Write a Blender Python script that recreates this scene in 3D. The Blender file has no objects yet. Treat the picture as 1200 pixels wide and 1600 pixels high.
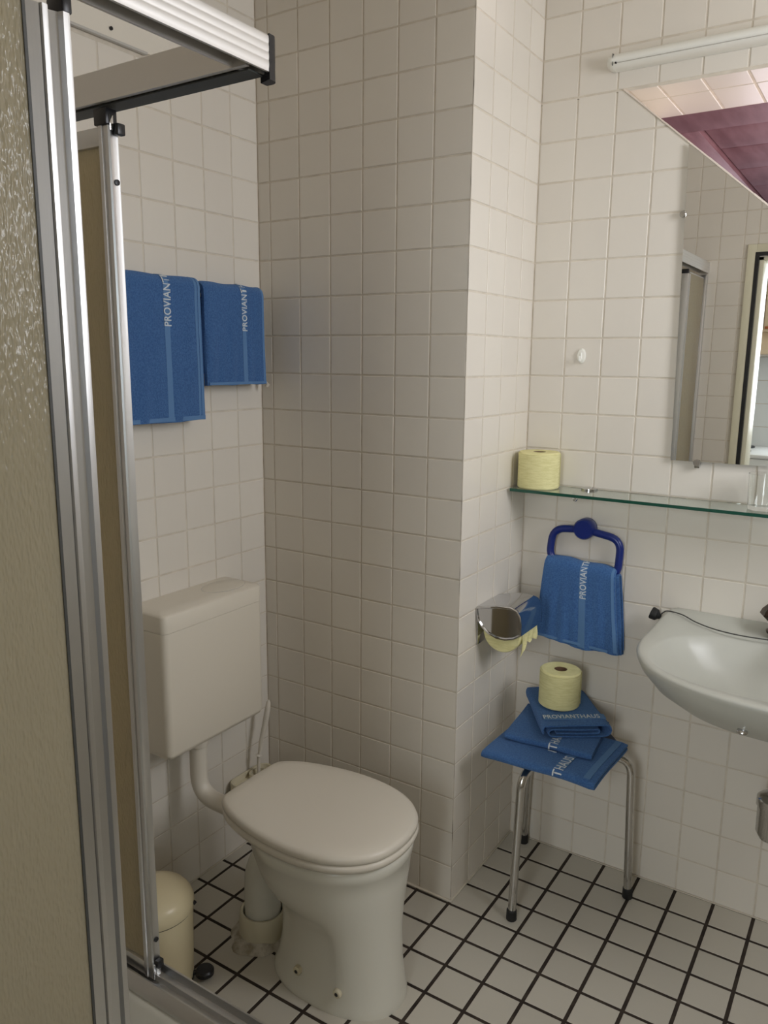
import bpy, bmesh, math, random
from mathutils import Vector, Matrix, Euler
random.seed(7)
SC = bpy.context.scene
COL = SC.collection

# ------------------------------------------------------------ camera
cam = bpy.data.cameras.new('camera')
cam.sensor_fit = 'VERTICAL'; cam.sensor_height = 32.0; cam.sensor_width = 24.0
cam.lens = 1235.575/1600*32.0
cam.clip_start = 0.02
co = bpy.data.objects.new('camera', cam); COL.objects.link(co)
co.location = (0.8743, -1.7050, 1.4423)
co.rotation_euler = (1.3791681, -0.0093099, 0.5755577)
SC.camera = co

# ------------------------------------------------------------ colour management, world, lights
SC.view_settings.view_transform = 'Standard'
SC.view_settings.look = 'None'
SC.view_settings.gamma = 1.0
SC.view_settings.exposure = 0.0
SC.view_settings.use_curve_mapping = False
W = bpy.data.worlds.new('sky'); SC.world = W; W.use_nodes = True
W.node_tree.nodes['Background'].inputs[0].default_value = (0.62, 0.74, 0.95, 1)
W.node_tree.nodes['Background'].inputs[1].default_value = 1.0

def area(name, loc, target, sx, sy, power, col):
    l = bpy.data.lights.new(name, 'AREA'); l.shape = 'RECTANGLE'; l.size = sx; l.size_y = sy
    l.energy = power; l.color = col
    o = bpy.data.objects.new(name, l); COL.objects.link(o)
    o.location = loc
    o.rotation_euler = (Vector(target)-Vector(loc)).to_track_quat('-Z', 'Y').to_euler()
    return o
# daylight entering by the window in the right wall and by the kitchen window; the other three are added lamps
area('window_daylight', (1.57, -0.26, 1.84), (0.0, 0.1, 1.6), 0.50, 0.74, 13.2, (0.96, 0.965, 1.0))
area('kitchen_daylight', (0.72, -3.30, 1.60), (0.45, 0.4, 0.95), 0.60, 1.05, 24.0, (0.92, 0.97, 1.0))
area('kitchen_side_fill', (2.28, -2.45, 1.60), (0.6, -2.2, 1.3), 0.8, 1.0, 9.0, (0.80, 0.92, 1.0))  # added lamp to brighten the cooker wall reflected in the mirror
area('attic_soffit_fill', (1.2, 1.4, 1.45), (0.5, 0.75, 2.12), 0.6, 0.6, 15.0, (1.0, 0.87, 0.87))  # added lamp turned upward to light soffit and attic ceiling pink; no roof light
area('gable_glow_fill', (0.45, 3.18, 1.45), (0.3, 1.0, 2.0), 0.9, 0.7, 12.0, (0.96, 0.88, 1.0))  # added lamp for the glow on the attic boards; the gable wall is solid

# ------------------------------------------------------------ materials
def P(name, col, rough=0.5, metal=0.0, **kw):
    m = bpy.data.materials.new(name); m.use_nodes = True
    b = m.node_tree.nodes['Principled BSDF']
    b.inputs['Base Color'].default_value = (*col, 1)
    b.inputs['Roughness'].default_value = rough
    b.inputs['Metallic'].default_value = metal
    for k, v in kw.items():
        b.inputs[k.replace('_', ' ')].default_value = v
    return m
def nodes(m): return m.node_tree.nodes, m.node_tree.links, m.node_tree.nodes['Principled BSDF']
def noise_bump(m, scale, strength, dist=0.002, detail=3, stretch=None):
    n, l, b = nodes(m)
    tc = n.new('ShaderNodeTexCoord'); no = n.new('ShaderNodeTexNoise'); bu = n.new('ShaderNodeBump')
    no.inputs['Scale'].default_value = scale; no.inputs['Detail'].default_value = detail
    bu.inputs['Strength'].default_value = strength; bu.inputs['Distance'].default_value = dist
    if stretch:
        mp = n.new('ShaderNodeMapping'); mp.inputs['Scale'].default_value = stretch
        l.new(tc.outputs['Object'], mp.inputs[0]); l.new(mp.outputs[0], no.inputs['Vector'])
    else:
        l.new(tc.outputs['Object'], no.inputs['Vector'])
    l.new(no.outputs[0], bu.inputs['Height']); l.new(bu.outputs[0], b.inputs['Normal'])
    return m
def noise_col(m, c1, c2, scale, detail=3, stretch=None, lo=0.35, hi=0.65):
    n, l, b = nodes(m)
    tc = n.new('ShaderNodeTexCoord'); no = n.new('ShaderNodeTexNoise'); cr = n.new('ShaderNodeValToRGB')
    no.inputs['Scale'].default_value = scale; no.inputs['Detail'].default_value = detail
    cr.color_ramp.elements[0].color = (*c1, 1); cr.color_ramp.elements[1].color = (*c2, 1)
    cr.color_ramp.elements[0].position = lo; cr.color_ramp.elements[1].position = hi
    if stretch:
        mp = n.new('ShaderNodeMapping'); mp.inputs['Scale'].default_value = stretch
        l.new(tc.outputs['Object'], mp.inputs[0]); l.new(mp.outputs[0], no.inputs['Vector'])
    else:
        l.new(tc.outputs['Object'], no.inputs['Vector'])
    l.new(no.outputs[0], cr.inputs[0]); l.new(cr.outputs[0], b.inputs['Base Color'])
    return m
def tile_mat(name, c1, c2, rough):
    m = P(name, c1, rough); n, l, b = nodes(m)
    oi = n.new('ShaderNodeObjectInfo'); mx = n.new('ShaderNodeMix'); mx.data_type = 'RGBA'
    mx.inputs[6].default_value = (*c1, 1); mx.inputs[7].default_value = (*c2, 1)
    l.new(oi.outputs['Random'], mx.inputs[0]); l.new(mx.outputs[2], b.inputs['Base Color'])
    tc = n.new('ShaderNodeTexCoord'); no = n.new('ShaderNodeTexNoise'); bu = n.new('ShaderNodeBump')
    no.inputs['Scale'].default_value = 14; no.inputs['Detail'].default_value = 2
    bu.inputs['Strength'].default_value = 0.25; bu.inputs['Distance'].default_value = 0.003
    l.new(tc.outputs['Object'], no.inputs['Vector']); l.new(no.outputs[0], bu.inputs['Height']); l.new(bu.outputs[0], b.inputs['Normal'])
    return m
M_TILE = tile_mat('glazed_white_tile', (0.785, 0.735, 0.65), (0.75, 0.70, 0.62), 0.30)
M_FTILE = tile_mat('floor_tile', (0.60, 0.56, 0.48), (0.555, 0.52, 0.445), 0.4)
M_GROUT = noise_col(P('wall_grout', (0.5, 0.45, 0.38), 0.9), (0.64, 0.575, 0.48), (0.73, 0.665, 0.56), 30)
M_FGROUT = noise_col(P('floor_grout', (0.03, 0.02, 0.015), 0.9), (0.022, 0.014, 0.010), (0.05, 0.036, 0.026), 25)
M_PLASTER = noise_bump(P('plaster', (0.80, 0.75, 0.65), 0.8), 60, 0.15)
M_CERAMIC = P('sanitary_ceramic', (0.72, 0.70, 0.615), 0.22)
M_PLWHITE = P('white_plastic', (0.735, 0.68, 0.585), 0.35)
M_CISTERN = P('cistern_plastic', (0.77, 0.71, 0.60), 0.38)
M_PIPEGREY = P('soil_pipe', (0.55, 0.53, 0.49), 0.4)
M_CREAM = noise_col(P('cream_plastic', (0.66, 0.60, 0.44), 0.42), (0.58, 0.52, 0.36), (0.72, 0.66, 0.50), 9)
M_BIN = P('cream_enamel', (0.76, 0.66, 0.43), 0.32)
M_CHROME = P('chrome', (0.60, 0.60, 0.61), 0.08, 1.0)
M_CHROME2 = P('dull_chrome', (0.60, 0.59, 0.57), 0.16, 1.0)
M_ALU = noise_bump(P('anodised_aluminium', (0.66, 0.66, 0.655), 0.34, 1.0), 300, 0.06, 0.001, stretch=(1, 1, 0.02))
M_ALUH = P('rail_aluminium', (0.74, 0.72, 0.69), 0.5, 0.7)
M_BLACK = P('black_plastic', (0.012, 0.012, 0.014), 0.35)
M_RUBBER = P('black_rubber', (0.012, 0.012, 0.012), 0.6)
M_NAVY = P('navy_plastic', (0.003, 0.018, 0.17), 0.28)
M_PAPER = noise_bump(noise_col(P('yellow_paper', (0.80, 0.74, 0.34), 0.9), (0.74, 0.69, 0.33), (0.84, 0.79, 0.42), 40, stretch=(1, 1, 6)), 180, 0.5, 0.002, stretch=(1, 1, 5))
M_CARD = P('brown_card', (0.16, 0.09, 0.05), 0.8)
M_MIRROR = P('mirror_glass', (0.93, 0.94, 0.93), 0.0, 1.0)
M_GASKET = P('dark_gasket', (0.05, 0.055, 0.05), 0.55)
M_BRONZE = noise_col(P('dark_bronze', (0.08, 0.05, 0.04), 0.25, 0.8), (0.04, 0.028, 0.022), (0.12, 0.08, 0.06), 60)
M_LAMPW = P('lamp_plastic', (0.84, 0.83, 0.76), 0.35)
M_SILICONE = P('cream_sealant', (0.80, 0.70, 0.60), 0.5)
M_RECEIV = P('cord_grey', (0.06, 0.06, 0.055), 0.5)
M_DOORFR = P('door_frame_paint', (0.78, 0.74, 0.56), 0.35)
M_KWHITE = P('kitchen_white', (0.82, 0.84, 0.83), 0.3)
M_KCREAM = P('kitchen_cream', (0.80, 0.66, 0.48), 0.4)
M_ORANGE = P('orange_wood', (0.42, 0.13, 0.04), 0.5)
M_STEEL = P('brushed_steel', (0.6, 0.6, 0.6), 0.3, 1.0)
M_WOOD = noise_col(P('dark_red_wood', (0.09, 0.03, 0.03), 0.45), (0.17, 0.075, 0.085), (0.25, 0.13, 0.145), 5, 5, stretch=(6, 1, 6))
M_DARKSEAT = P('stool_seat', (0.015, 0.03, 0.07), 0.5)
M_TEXT = noise_bump(P('white_weave', (0.62, 0.68, 0.72), 0.9), 500, 0.4, 0.001)

def fabric(name, c1, c2):
    m = P(name, c1, 0.95, Sheen_Weight=0.35, Sheen_Roughness=0.5)
    m.node_tree.nodes['Principled BSDF'].inputs['Sheen Tint'].default_value = (0.35, 0.55, 0.9, 1)
    noise_col(m, c1, c2, 260, 4)
    return noise_bump(m, 650, 0.9, 0.003, 2)
M_TOWEL = fabric('blue_terry', (0.036, 0.112, 0.31), (0.066, 0.178, 0.42))
M_BAND = P('blue_flat_weave', (0.10, 0.215, 0.42), 0.85)

def glass(name, col, rough, ior=1.5):
    return P(name, col, rough, 0.0, Transmission_Weight=1.0, IOR=ior)
M_GLASS = glass('clear_glass', (0.97, 0.99, 0.98), 0.0)
M_SHELF = glass('shelf_glass', (0.86, 0.96, 0.92), 0.0)
M_SHEDGE = P('green_glass_edge', (0.012, 0.075, 0.05), 0.15)
M_PANE = P('structured_acrylic', (0.54, 0.50, 0.38), 0.15, 0.0, Transmission_Weight=0.3, IOR=1.45)
def _pane():
    n, l, b = nodes(M_PANE)
    tc = n.new('ShaderNodeTexCoord'); mp = n.new('ShaderNodeMapping'); mp.inputs['Scale'].default_value = (1, 1, 0.32)
    vo = n.new('ShaderNodeTexVoronoi'); vo.feature = 'SMOOTH_F1'; vo.inputs['Scale'].default_value = 300
    no = n.new('ShaderNodeTexNoise'); no.inputs['Scale'].default_value = 120
    ad = n.new('ShaderNodeMath'); bu = n.new('ShaderNodeBump')
    bu.inputs['Strength'].default_value = 0.9; bu.inputs['Distance'].default_value = 0.0020
    l.new(tc.outputs['Object'], mp.inputs[0]); l.new(mp.outputs[0], vo.inputs['Vector']); l.new(mp.outputs[0], no.inputs['Vector'])
    l.new(vo.outputs['Distance'], ad.inputs[0]); l.new(no.outputs[0], ad.inputs[1]); l.new(ad.outputs[0], bu.inputs['Height'])
    l.new(bu.outputs[0], b.inputs['Normal'])
    tr_ = n.new('ShaderNodeBsdfTranslucent'); tr_.inputs['Color'].default_value = (0.80, 0.66, 0.38, 1)
    mx = n.new('ShaderNodeMixShader'); mx.inputs[0].default_value = 0.32
    l.new(b.outputs[0], mx.inputs[1]); l.new(tr_.outputs[0], mx.inputs[2]); l.new(mx.outputs[0], n['Material Output'].inputs['Surface'])
_pane()

# ------------------------------------------------------------ object helpers
def root_of(p):
    while p.parent: p = p.parent
    return p
def link(name, me, mat, parent=None, loc=None):
    """world-space mesh -> object; vertices become relative to the thing's origin"""
    if parent: off = Vector(root_of(parent).location)
    elif loc is not None: off = Vector(loc)
    else: off = Vector((0, 0, 0))
    me.transform(Matrix.Translation(-off))
    o = bpy.data.objects.new(name, me)
    if mat: me.materials.append(mat)
    COL.objects.link(o)
    if parent: o.parent = parent
    else: o.location = off
    return o
def finish(name, bm, mat, parent=None, loc=None, smooth=40, label=None):
    me = bpy.data.meshes.new(name)
    bmesh.ops.recalc_face_normals(bm, faces=bm.faces)
    bm.to_mesh(me); bm.free()
    if smooth:
        for p in me.polygons: p.use_smooth = True
        me.set_sharp_from_angle(angle=math.radians(smooth))
    o = link(name, me, mat, parent, loc)
    if label: o['label'] = label
    return o
def empty(name, loc):
    o = bpy.data.objects.new(name, None); COL.objects.link(o); o.location = loc
    o.empty_display_size = 0.05
    return o
def tag(o, label, cat, group=None):
    o['label'] = label; o['category'] = cat
    if group: o['group'] = group
    return o
def struct(o, label=None, cat=None):
    o['kind'] = 'structure'
    if label: o['label'] = label
    if cat: o['category'] = cat
    return o

def box(bm, lo, hi, bev=0.0, seg=2):
    lo = Vector(lo); hi = Vector(hi)
    r = bmesh.ops.create_cube(bm, size=1.0)
    c = (lo+hi)/2; s = hi-lo
    for v in r['verts']: v.co = Vector((v.co.x*s.x, v.co.y*s.y, v.co.z*s.z))+c
    if bev > 0:
        es = list({e for v in r['verts'] for e in v.link_edges})
        bmesh.ops.bevel(bm, geom=es, offset=bev, segments=seg, affect='EDGES', profile=0.5)
    return bm
def prism(bm, pts, a, b, axis):
    """extrude a 2D polygon between a and b on axis; pts are the two other coords in order"""
    def mk(p, t):
        if axis == 0: return (t, p[0], p[1])
        if axis == 1: return (p[0], t, p[1])
        return (p[0], p[1], t)
    A = [bm.verts.new(mk(p, a)) for p in pts]; B = [bm.verts.new(mk(p, b)) for p in pts]
    n = len(pts)
    bm.faces.new(A); bm.faces.new(B[::-1])
    for i in range(n): bm.faces.new((A[i], B[i], B[(i+1) % n], A[(i+1) % n]))
    return bm
def lathe(bm, prof, c, seg=32, axis='Z', closed=False):
    """prof = [(r,h)]; axis Z, X or Y"""
    rings = []
    for r, h in prof:
        ring = []
        for i in range(seg):
            a = 2*math.pi*i/seg
            x, y = max(r, 1e-5)*math.cos(a), max(r, 1e-5)*math.sin(a)
            p = {'Z': (x, y, h), 'X': (h, x, y), 'Y': (y, h, x)}[axis]
            ring.append(bm.verts.new(Vector(p)+Vector(c)))
        rings.append(ring)
    for j in range(len(rings)-1+(1 if closed else 0)):
        A, B = rings[j], rings[(j+1) % len(rings)]
        for i in range(seg): bm.faces.new((A[i], A[(i+1) % seg], B[(i+1) % seg], B[i]))
    if not closed:
        bm.faces.new(rings[0][::-1]); bm.faces.new(rings[-1])
    return bm
def loft(bm, rings, cap0=True, cap1=True, closed=True):
    V = [[bm.verts.new(p) for p in r] for r in rings]
    n = len(V[0])
    for j in range(len(V)-1):
        for i in range(n if closed else n-1):
            bm.faces.new((V[j][i], V[j][(i+1) % n], V[j+1][(i+1) % n], V[j+1][i]))
    if closed and cap0: bm.faces.new(V[0][::-1])
    if closed and cap1: bm.faces.new(V[-1])
    return bm
def tube(bm, pts, r, seg=14, cap=True):
    pts = [Vector(p) for p in pts]; rings = []
    rr = r if isinstance(r, (list, tuple)) else [r]*len(pts)
    t0 = (pts[1]-pts[0]).normalized()
    up = Vector((0, 0, 1)) if abs(t0.z) < 0.9 else Vector((1, 0, 0))
    nrm = (up-t0*up.dot(t0)).normalized()
    for i, p in enumerate(pts):
        if i == 0: t = pts[1]-pts[0]
        elif i == len(pts)-1: t = pts[-1]-pts[-2]
        else: t = (pts[i+1]-pts[i]).normalized()+(pts[i]-pts[i-1]).normalized()
        t.normalize(); nrm = (nrm-t*nrm.dot(t)).normalized(); bi = t.cross(nrm)
        rings.append([p+(nrm*math.cos(2*math.pi*k/seg)+bi*math.sin(2*math.pi*k/seg))*rr[i] for k in range(seg)])
    return loft(bm, rings, cap, cap)
def fillet(pts, rad, n=6):
    """round the corners of a 3D polyline"""
    pts = [Vector(p) for p in pts]; out = [pts[0]]
    for i in range(1, len(pts)-1):
        a = (pts[i-1]-pts[i]); b = (pts[i+1]-pts[i]); d = min(rad, a.length*0.49, b.length*0.49)
        p0 = pts[i]+a.normalized()*d; p2 = pts[i]+b.normalized()*d
        for k in range(n+1):
            t = k/n; out.append(p0*(1-t)**2+pts[i]*2*t*(1-t)+p2*t*t)
    out.append(pts[-1]); return out
def catmull(P_, n=5, closed=True):
    out = []; N = len(P_)
    for i in range(N if closed else N-1):
        def g(k):
            return P_[k % N] if closed else P_[min(max(k, 0), N-1)]
        p0, p1, p2, p3 = [Vector(g(i+k)) for k in (-1, 0, 1, 2)]
        for s in range(n):
            t = s/n
            out.append(0.5*((2*p1)+(-p0+p2)*t+(2*p0-5*p1+4*p2-p3)*t*t+(-p0+3*p1-3*p2+p3)*t**3))
    if not closed: out.append(Vector(P_[-1]))
    return out
def sm(a, b, x):
    t = min(1, max(0, (x-a)/(b-a))); return t*t*(3-2*t)

# ------------------------------------------------------------ tiling
CACHE = {}
def clip(poly, a, b, c):
    """keep a*u+b*v<=c"""
    out = []
    for i in range(len(poly)):
        p, q = poly[i], poly[(i+1) % len(poly)]
        dp, dq = a*p[0]+b*p[1]-c, a*q[0]+b*q[1]-c
        if dp <= 0: out.append(p)
        if (dp < 0 < dq) or (dq < 0 < dp):
            t = dp/(dp-dq); out.append((p[0]+(q[0]-p[0])*t, p[1]+(q[1]-p[1])*t))
    return out
def tile_verts(poly, h, bev):
    n = len(poly); cx = sum(p[0] for p in poly)/n; cy = sum(p[1] for p in poly)/n
    def inset(d):
        r = []
        for p in poly:
            dx, dy = cx-p[0], cy-p[1]
            r.append((p[0]+math.copysign(min(d, abs(dx)), dx), p[1]+math.copysign(min(d, abs(dy)), dy)))
        return r
    rings = [[(p[0], p[1], -0.0008) for p in poly], [(p[0], p[1], h-bev) for p in poly],
             [(p[0], p[1], h-bev*0.3) for p in inset(bev*0.8)], [(p[0], p[1], h) for p in inset(bev*2.0)]]
    V = [v for r in rings for v in r]; F = []
    for j in range(3):
        for i in range(n): F.append((j*n+i, j*n+(i+1) % n, (j+1)*n+(i+1) % n, (j+1)*n+i))
    F.append(tuple(3*n+i for i in range(n)))
    return V, F
def lay(parent, O, U, V, us, vs, joint, h, bev, mat, jit=0.003, clips=(), skip=None, single=None, name='tile'):
    """tiles between the grid lines us x vs on plane O+u*U+v*V, facing U x V. single(u,v) says which are separate objects"""
    O, U, V = Vector(O), Vector(U), Vector(V); N = U.cross(V)
    base = Matrix((U, V, N)).transposed().to_4x4()
    stuff_v, stuff_f = [], []
    ro = Vector(root_of(parent).location)
    for i in range(len(us)-1):
        for j in range(len(vs)-1):
            u0, u1, v0, v1 = us[i]+joint/2, us[i+1]-joint/2, vs[j]+joint/2, vs[j+1]-joint/2
            cu, cv = (us[i]+us[i+1])/2, (vs[j]+vs[j+1])/2
            if u1-u0 < 0.004 or v1-v0 < 0.004: continue
            if skip and skip(us[i], us[i+1], vs[j], vs[j+1]): continue
            poly = [(u0-cu, v0-cv), (u1-cu, v0-cv), (u1-cu, v1-cv), (u0-cu, v1-cv)]
            whole = True
            for (a, b, c, cond) in clips:
                if cond(us[i], us[i+1], vs[j], vs[j+1]):
                    np_ = clip(poly, a, b, c-a*cu-b*cv)
                    if len(np_) != len(poly) or any(abs(x[0]-y[0])+abs(x[1]-y[1]) > 1e-6 for x, y in zip(np_, poly)): whole = False
                    poly = np_
            if len(poly) < 3: continue
            ar = 0.5*abs(sum(poly[k][0]*poly[(k+1) % len(poly)][1]-poly[(k+1) % len(poly)][0]*poly[k][1] for k in range(len(poly))))
            if ar < 2e-5: continue
            key = (round(u1-u0, 4), round(v1-v0, 4), h, bev, mat.name)
            if whole and key in CACHE: me, vv, ff = CACHE[key]
            else:
                vv, ff = tile_verts(poly, h, bev)
                me = None
            pos = O+U*cu+V*cv
            rot = Euler((random.uniform(-jit, jit), random.uniform(-jit, jit), 0)).to_matrix().to_4x4()
            T = Matrix.Translation(pos)@base@rot@Matrix.Translation((0, 0, random.uniform(-0.0002, 0.0002)))
            if single is None or single(cu, cv):
                if me is None:
                    me = bpy.data.meshes.new(name); me.from_pydata(vv, [], ff); me.materials.append(mat); me.update()
                    if whole: CACHE[key] = (me, vv, ff)
                o = bpy.data.objects.new(name, me); COL.objects.link(o); o.parent = parent
                o.matrix_local = Matrix.Translation(-ro)@T
            else:
                k = len(stuff_v)
                stuff_v += [tuple(T@Vector(p)-ro) for p in vv]; stuff_f += [tuple(q+k for q in f) for f in ff]
    if stuff_v:
        me = bpy.data.meshes.new('tiling'); me.from_pydata(stuff_v, [], stuff_f); me.materials.append(mat); me.update()
        o = bpy.data.objects.new('tiling', me); COL.objects.link(o); o.parent = parent; o['kind'] = 'stuff'
def grid(start, first, end, p=0.1):
    g = [start]; x = first
    while x < end-1e-6:
        if x > start+1e-6: g.append(x)
        x += p
    g.append(end); return g

XL = -0.6414; YM = 0.3874; XR = 1.5; YF = -1.43; HC = 2.5
TH = 0.0013
J = 0.0046
ZG = grid(0, 0.1, HC)
# the diagonal lower edge of the opening above the mirror (x, z)
DX0, DZ0, DX1 = 0.2215, 2.0945, 0.96
DS = -0.858
DZ1 = DZ0+DS*(DX1-DX0)

# ------------------------------------------------------------ floor and ceiling
bm = bmesh.new(); box(bm, (XL-0.12, YF-2.4, -0.1), (2.4, YM+0.3, -TH))
fl = struct(finish('floor', bm, M_FGROUT, smooth=0))
lay(fl, (0, 0, -TH), (1, 0, 0), (0, 1, 0), grid(XL-0.004, -0.6005, XR), grid(YF-0.14, -1.4125, YM+0.004), 0.0088, TH, 0.0007, M_FTILE,
    single=lambda u, v: v > -0.80 and u < 1.0, jit=0.001)
bm = bmesh.new(); box(bm, (XL-0.12, YF-2.4, HC), (2.4, YM+0.27, HC+0.1))
ce = struct(finish('ceiling', bm, M_PLASTER, smooth=0))

# ------------------------------------------------------------ wall_left (toilet wall, runs on into the shower)
bm = bmesh.new(); box(bm, (XL-0.12, YF-2.4, 0), (XL-TH, 0.05, HC))
wl = struct(finish('wall_left', bm, M_GROUT, smooth=0))
lay(wl, (XL-TH, 0, 0), (0, 1, 0), (0, 0, 1), grid(YF, -1.4, 0), ZG[:22], J, TH, 0.0006, M_TILE,
    single=lambda u, v: u > -0.8)
# above the last row the wall is smooth plaster, with a thin joint strip
bm = bmesh.new(); box(bm, (XL-TH, YF, 2.112), (XL+0.004, -0.30, HC), 0.001)
finish('plaster_panel', bm, M_PLASTER, wl, label='smooth cream plaster above the tiles')
lay(wl, (XL-TH, 0, 0), (0, 1, 0), (0, 0, 1), [-0.3, -0.2, -0.1, 0], ZG[21:], J, TH, 0.0006, M_TILE)
bm = bmesh.new(); box(bm, (XL, -1.3, 2.106), (XL+0.012, -0.371, 2.112), 0.002)
finish('joint_strip', bm, M_PIPEGREY, wl)
bm = bmesh.new(); lathe(bm, [(0.004, 0), (0.004, 0.004), (0.002, 0.006)], (XL+0.004, -0.465, 2.132), 10, 'X')
finish('screw_hole_plug', bm, M_BLACK, wl)

# ------------------------------------------------------------ boxed-in pier between toilet and washbasin
bm = bmesh.new(); box(bm, (XL-0.12, TH, 0), (-TH, YM+0.26, HC))
wp = struct(finish('wall_pier', bm, M_GROUT, smooth=0))
px = [-x for x in (0, 0.1, 0.2, 0.3, 0.4, 0.5, 0.6)][::-1]
lay(wp, (0, TH, 0), (1, 0, 0), (0, 0, 1), [XL]+px, ZG, J, TH, 0.0006, M_TILE)
lay(wp, (-TH, 0, 0), (0, 1, 0), (0, 0, 1), [0, 0.1, 0.2, 0.3, YM], ZG, J, TH, 0.0006, M_TILE)
# darker dirt line running down the outer corner
bm = bmesh.new(); tube(bm, [(-0.0012, 0.0012, 0.01), (-0.0012, 0.0012, 2.4)], 0.0014, 6)
finish('corner_joint', bm, noise_col(P('corner_grout', (0.2, 0.17, 0.13), 0.9), (0.09, 0.07, 0.05), (0.58, 0.52, 0.44), 7, lo=0.30, hi=0.50), wp)

# ------------------------------------------------------------ wall_back (mirror wall) with the triangular opening
bm = bmesh.new()
y0, y1 = YM+TH, YM+0.275
prism(bm, [(-TH, 0), (XR+0.1, 0), (XR+0.1, DZ1), (DX1, DZ1), (DX0, DZ0), (-TH, DZ0)], y0, y1, 1)
prism(bm, [(DX1, DZ1), (XR+0.1, DZ1), (XR+0.1, DZ0+TH), (DX1, DZ0+TH)], y0, y1, 1)
prism(bm, [(-TH, DZ0+TH), (XR+0.1, DZ0+TH), (XR+0.1, HC), (-TH, HC)], y0, y1, 1)
wb = struct(finish('wall_back', bm, M_GROUT, smooth=0))
# U = -x so that U x V faces the room (-y): u = -x ; keep below the diagonal: z <= DZ0+DS*(x-DX0)
A0 = 0.0985
xs = [0.0]+[A0+0.1*k for k in range(14)]+[XR]
def diag_z(x): return DZ0+DS*(x-DX0)
def lay_back():
    # laid facing -y: use U = +x, V = +z gives normal -y (x cross z = -y)
    lay(wb, (0, YM+TH, 0), (1, 0, 0), (0, 0, 1), xs, ZG, J, TH, 0.0006, M_TILE,
        clips=[(-DS, 1.0, DZ0-DS*DX0-0.003, lambda a, b, c, d: d < 2.15 and a < DX1-0.02)],
        single=lambda u, v: u < 0.80)
lay_back()
# tiled soffit of the opening (faces down): U=+x, V=-y -> normal -z
lay(wb, (0, 0, DZ0+TH), (1, 0, 0), (0, -1, 0), [DX0+0.005]+[A0+0.1*k for k in range(2, 9)]+[DX1], [-(YM+0.272), -0.487, -(YM-0.001)], 0.006, TH, 0.0008, M_TILE)
bm = bmesh.new()
n = Vector((0.858, 0, 1)).normalized()
a = Vector((DX0-0.006, YM-0.003, DZ0+0.004)); b = Vector((DX1, YM-0.003, DZ1-0.002))
for k in range(14):
    p = a.lerp(b, k/14); q = a.lerp(b, (k+1)/14-0.0006)
    w = 0.0022+random.uniform(-0.0004, 0.0008)
    ring = lambda c: [c-n*0.001, c+n*w, c+n*w+Vector((0, 0.012, 0)), c-n*0.001+Vector((0, 0.012, 0))]
    loft(bm, [ring(p), ring(q)])
finish('edge_sealant', bm, M_SILICONE, wb, smooth=0, label='uneven cream sealant bead along the slanting edge')
# dark red wooden attic lining seen through the opening
bm = bmesh.new(); box(bm, (-0.2, YM+0.275, 2.16), (2.4, 3.2, 2.19))
al = struct(finish('ceiling.001', bm, M_WOOD, smooth=0), )
for (x0, x1, ya, yb, zb) in [(-0.2, 2.4, 0.664, 1.0, 2.135), (-0.2, 0.262, 1.0, 3.2, 2.135)]:
    bm = bmesh.new(); box(bm, (x0, ya, zb), (x1, yb, 2.16), 0.002)
    finish('border_board', bm, M_WOOD, al)
for (ya, yb) in [(1.003, 1.318), (1.322, 1.66), (1.664, 2.0), (2.004, 2.36), (2.364, 2.72), (2.724, 3.19)]:
    bm = bmesh.new(); box(bm, (0.266, ya, 2.150), (2.39, yb, 2.16), 0.003)
    finish('plank', bm, M_WOOD, al)
for nm, lo, hi in (('wall_attic', (-0.3, YM+0.275, 0.4), (-0.2, 3.3, 2.19)), ('wall_attic.001', (-0.2, 3.2, 0.4), (2.4, 3.3, 2.19)), ('wall_attic.002', (2.4, YM+0.275, 0.4), (2.5, 3.3, 2.19))):
    bm = bmesh.new(); box(bm, lo, hi); struct(finish(nm, bm, M_WOOD, smooth=0))
bm = bmesh.new(); box(bm, (-0.2, YM+0.275, 0.3), (2.4, 3.2, 0.4)); struct(finish('floor.001', bm, M_WOOD, smooth=0))

# ------------------------------------------------------------ right wall with window, door wall
WY0, WY1, WZ0, WZ1 = -0.57, 0.05, 1.40, 2.24
bm = bmesh.new()
box(bm, (XR, YF-0.14, 0), (XR+0.1, YM+0.27, WZ0)); box(bm, (XR, YF-0.14, WZ1), (XR+0.1, YM+0.27, HC))
box(bm, (XR, YF-0.14, WZ0), (XR+0.1, WY0, WZ1)); box(bm, (XR, WY1, WZ0), (XR+0.1, YM+0.27, WZ1))
wr = struct(finish('wall_right', bm, M_GROUT, smooth=0))
lay(wr, (XR, 0, 0), (0, -1, 0), (0, 0, 1), [-YM+0.0]+[-0.3+0.1*k for k in range(18)], ZG, J, TH, 0.0006, M_TILE,
    skip=lambda a, b, c, d: (-b < WY1+0.04 and -a > WY0-0.04 and d > WZ0-0.03 and c < WZ1+0.03), single=lambda u, v: False)
wn = empty('window_1', (XR+0.05, WY0, WZ0)); struct(wn)
bm = bmesh.new(); t = 0.05
for lo, hi in (((XR+.02, WY0, WZ0), (XR+.07, WY1, WZ0+t)), ((XR+.02, WY0, WZ1-t), (XR+.07, WY1, WZ1)), ((XR+.02, WY0, WZ0+t), (XR+.07, WY0+t, WZ1-t)), ((XR+.02, WY1-t, WZ0+t), (XR+.07, WY1, WZ1-t))):
    box(bm, lo, hi, 0.004)
finish('window_frame', bm, M_WOOD, wn)

DOX0, DOX1, DOH = 0.257, 1.10, 1.918       # door opening
bm = bmesh.new()
for lo, hi in (((XL, YF-0.13, 0), (DOX0, YF-TH, HC)), ((DOX1, YF-0.13, 0), (XR, YF-TH, HC)), ((DOX0, YF-0.13, DOH), (DOX1, YF-TH, HC))):
    box(bm, lo, hi)
wf = struct(finish('wall_front', bm, M_GROUT, smooth=0))
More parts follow.
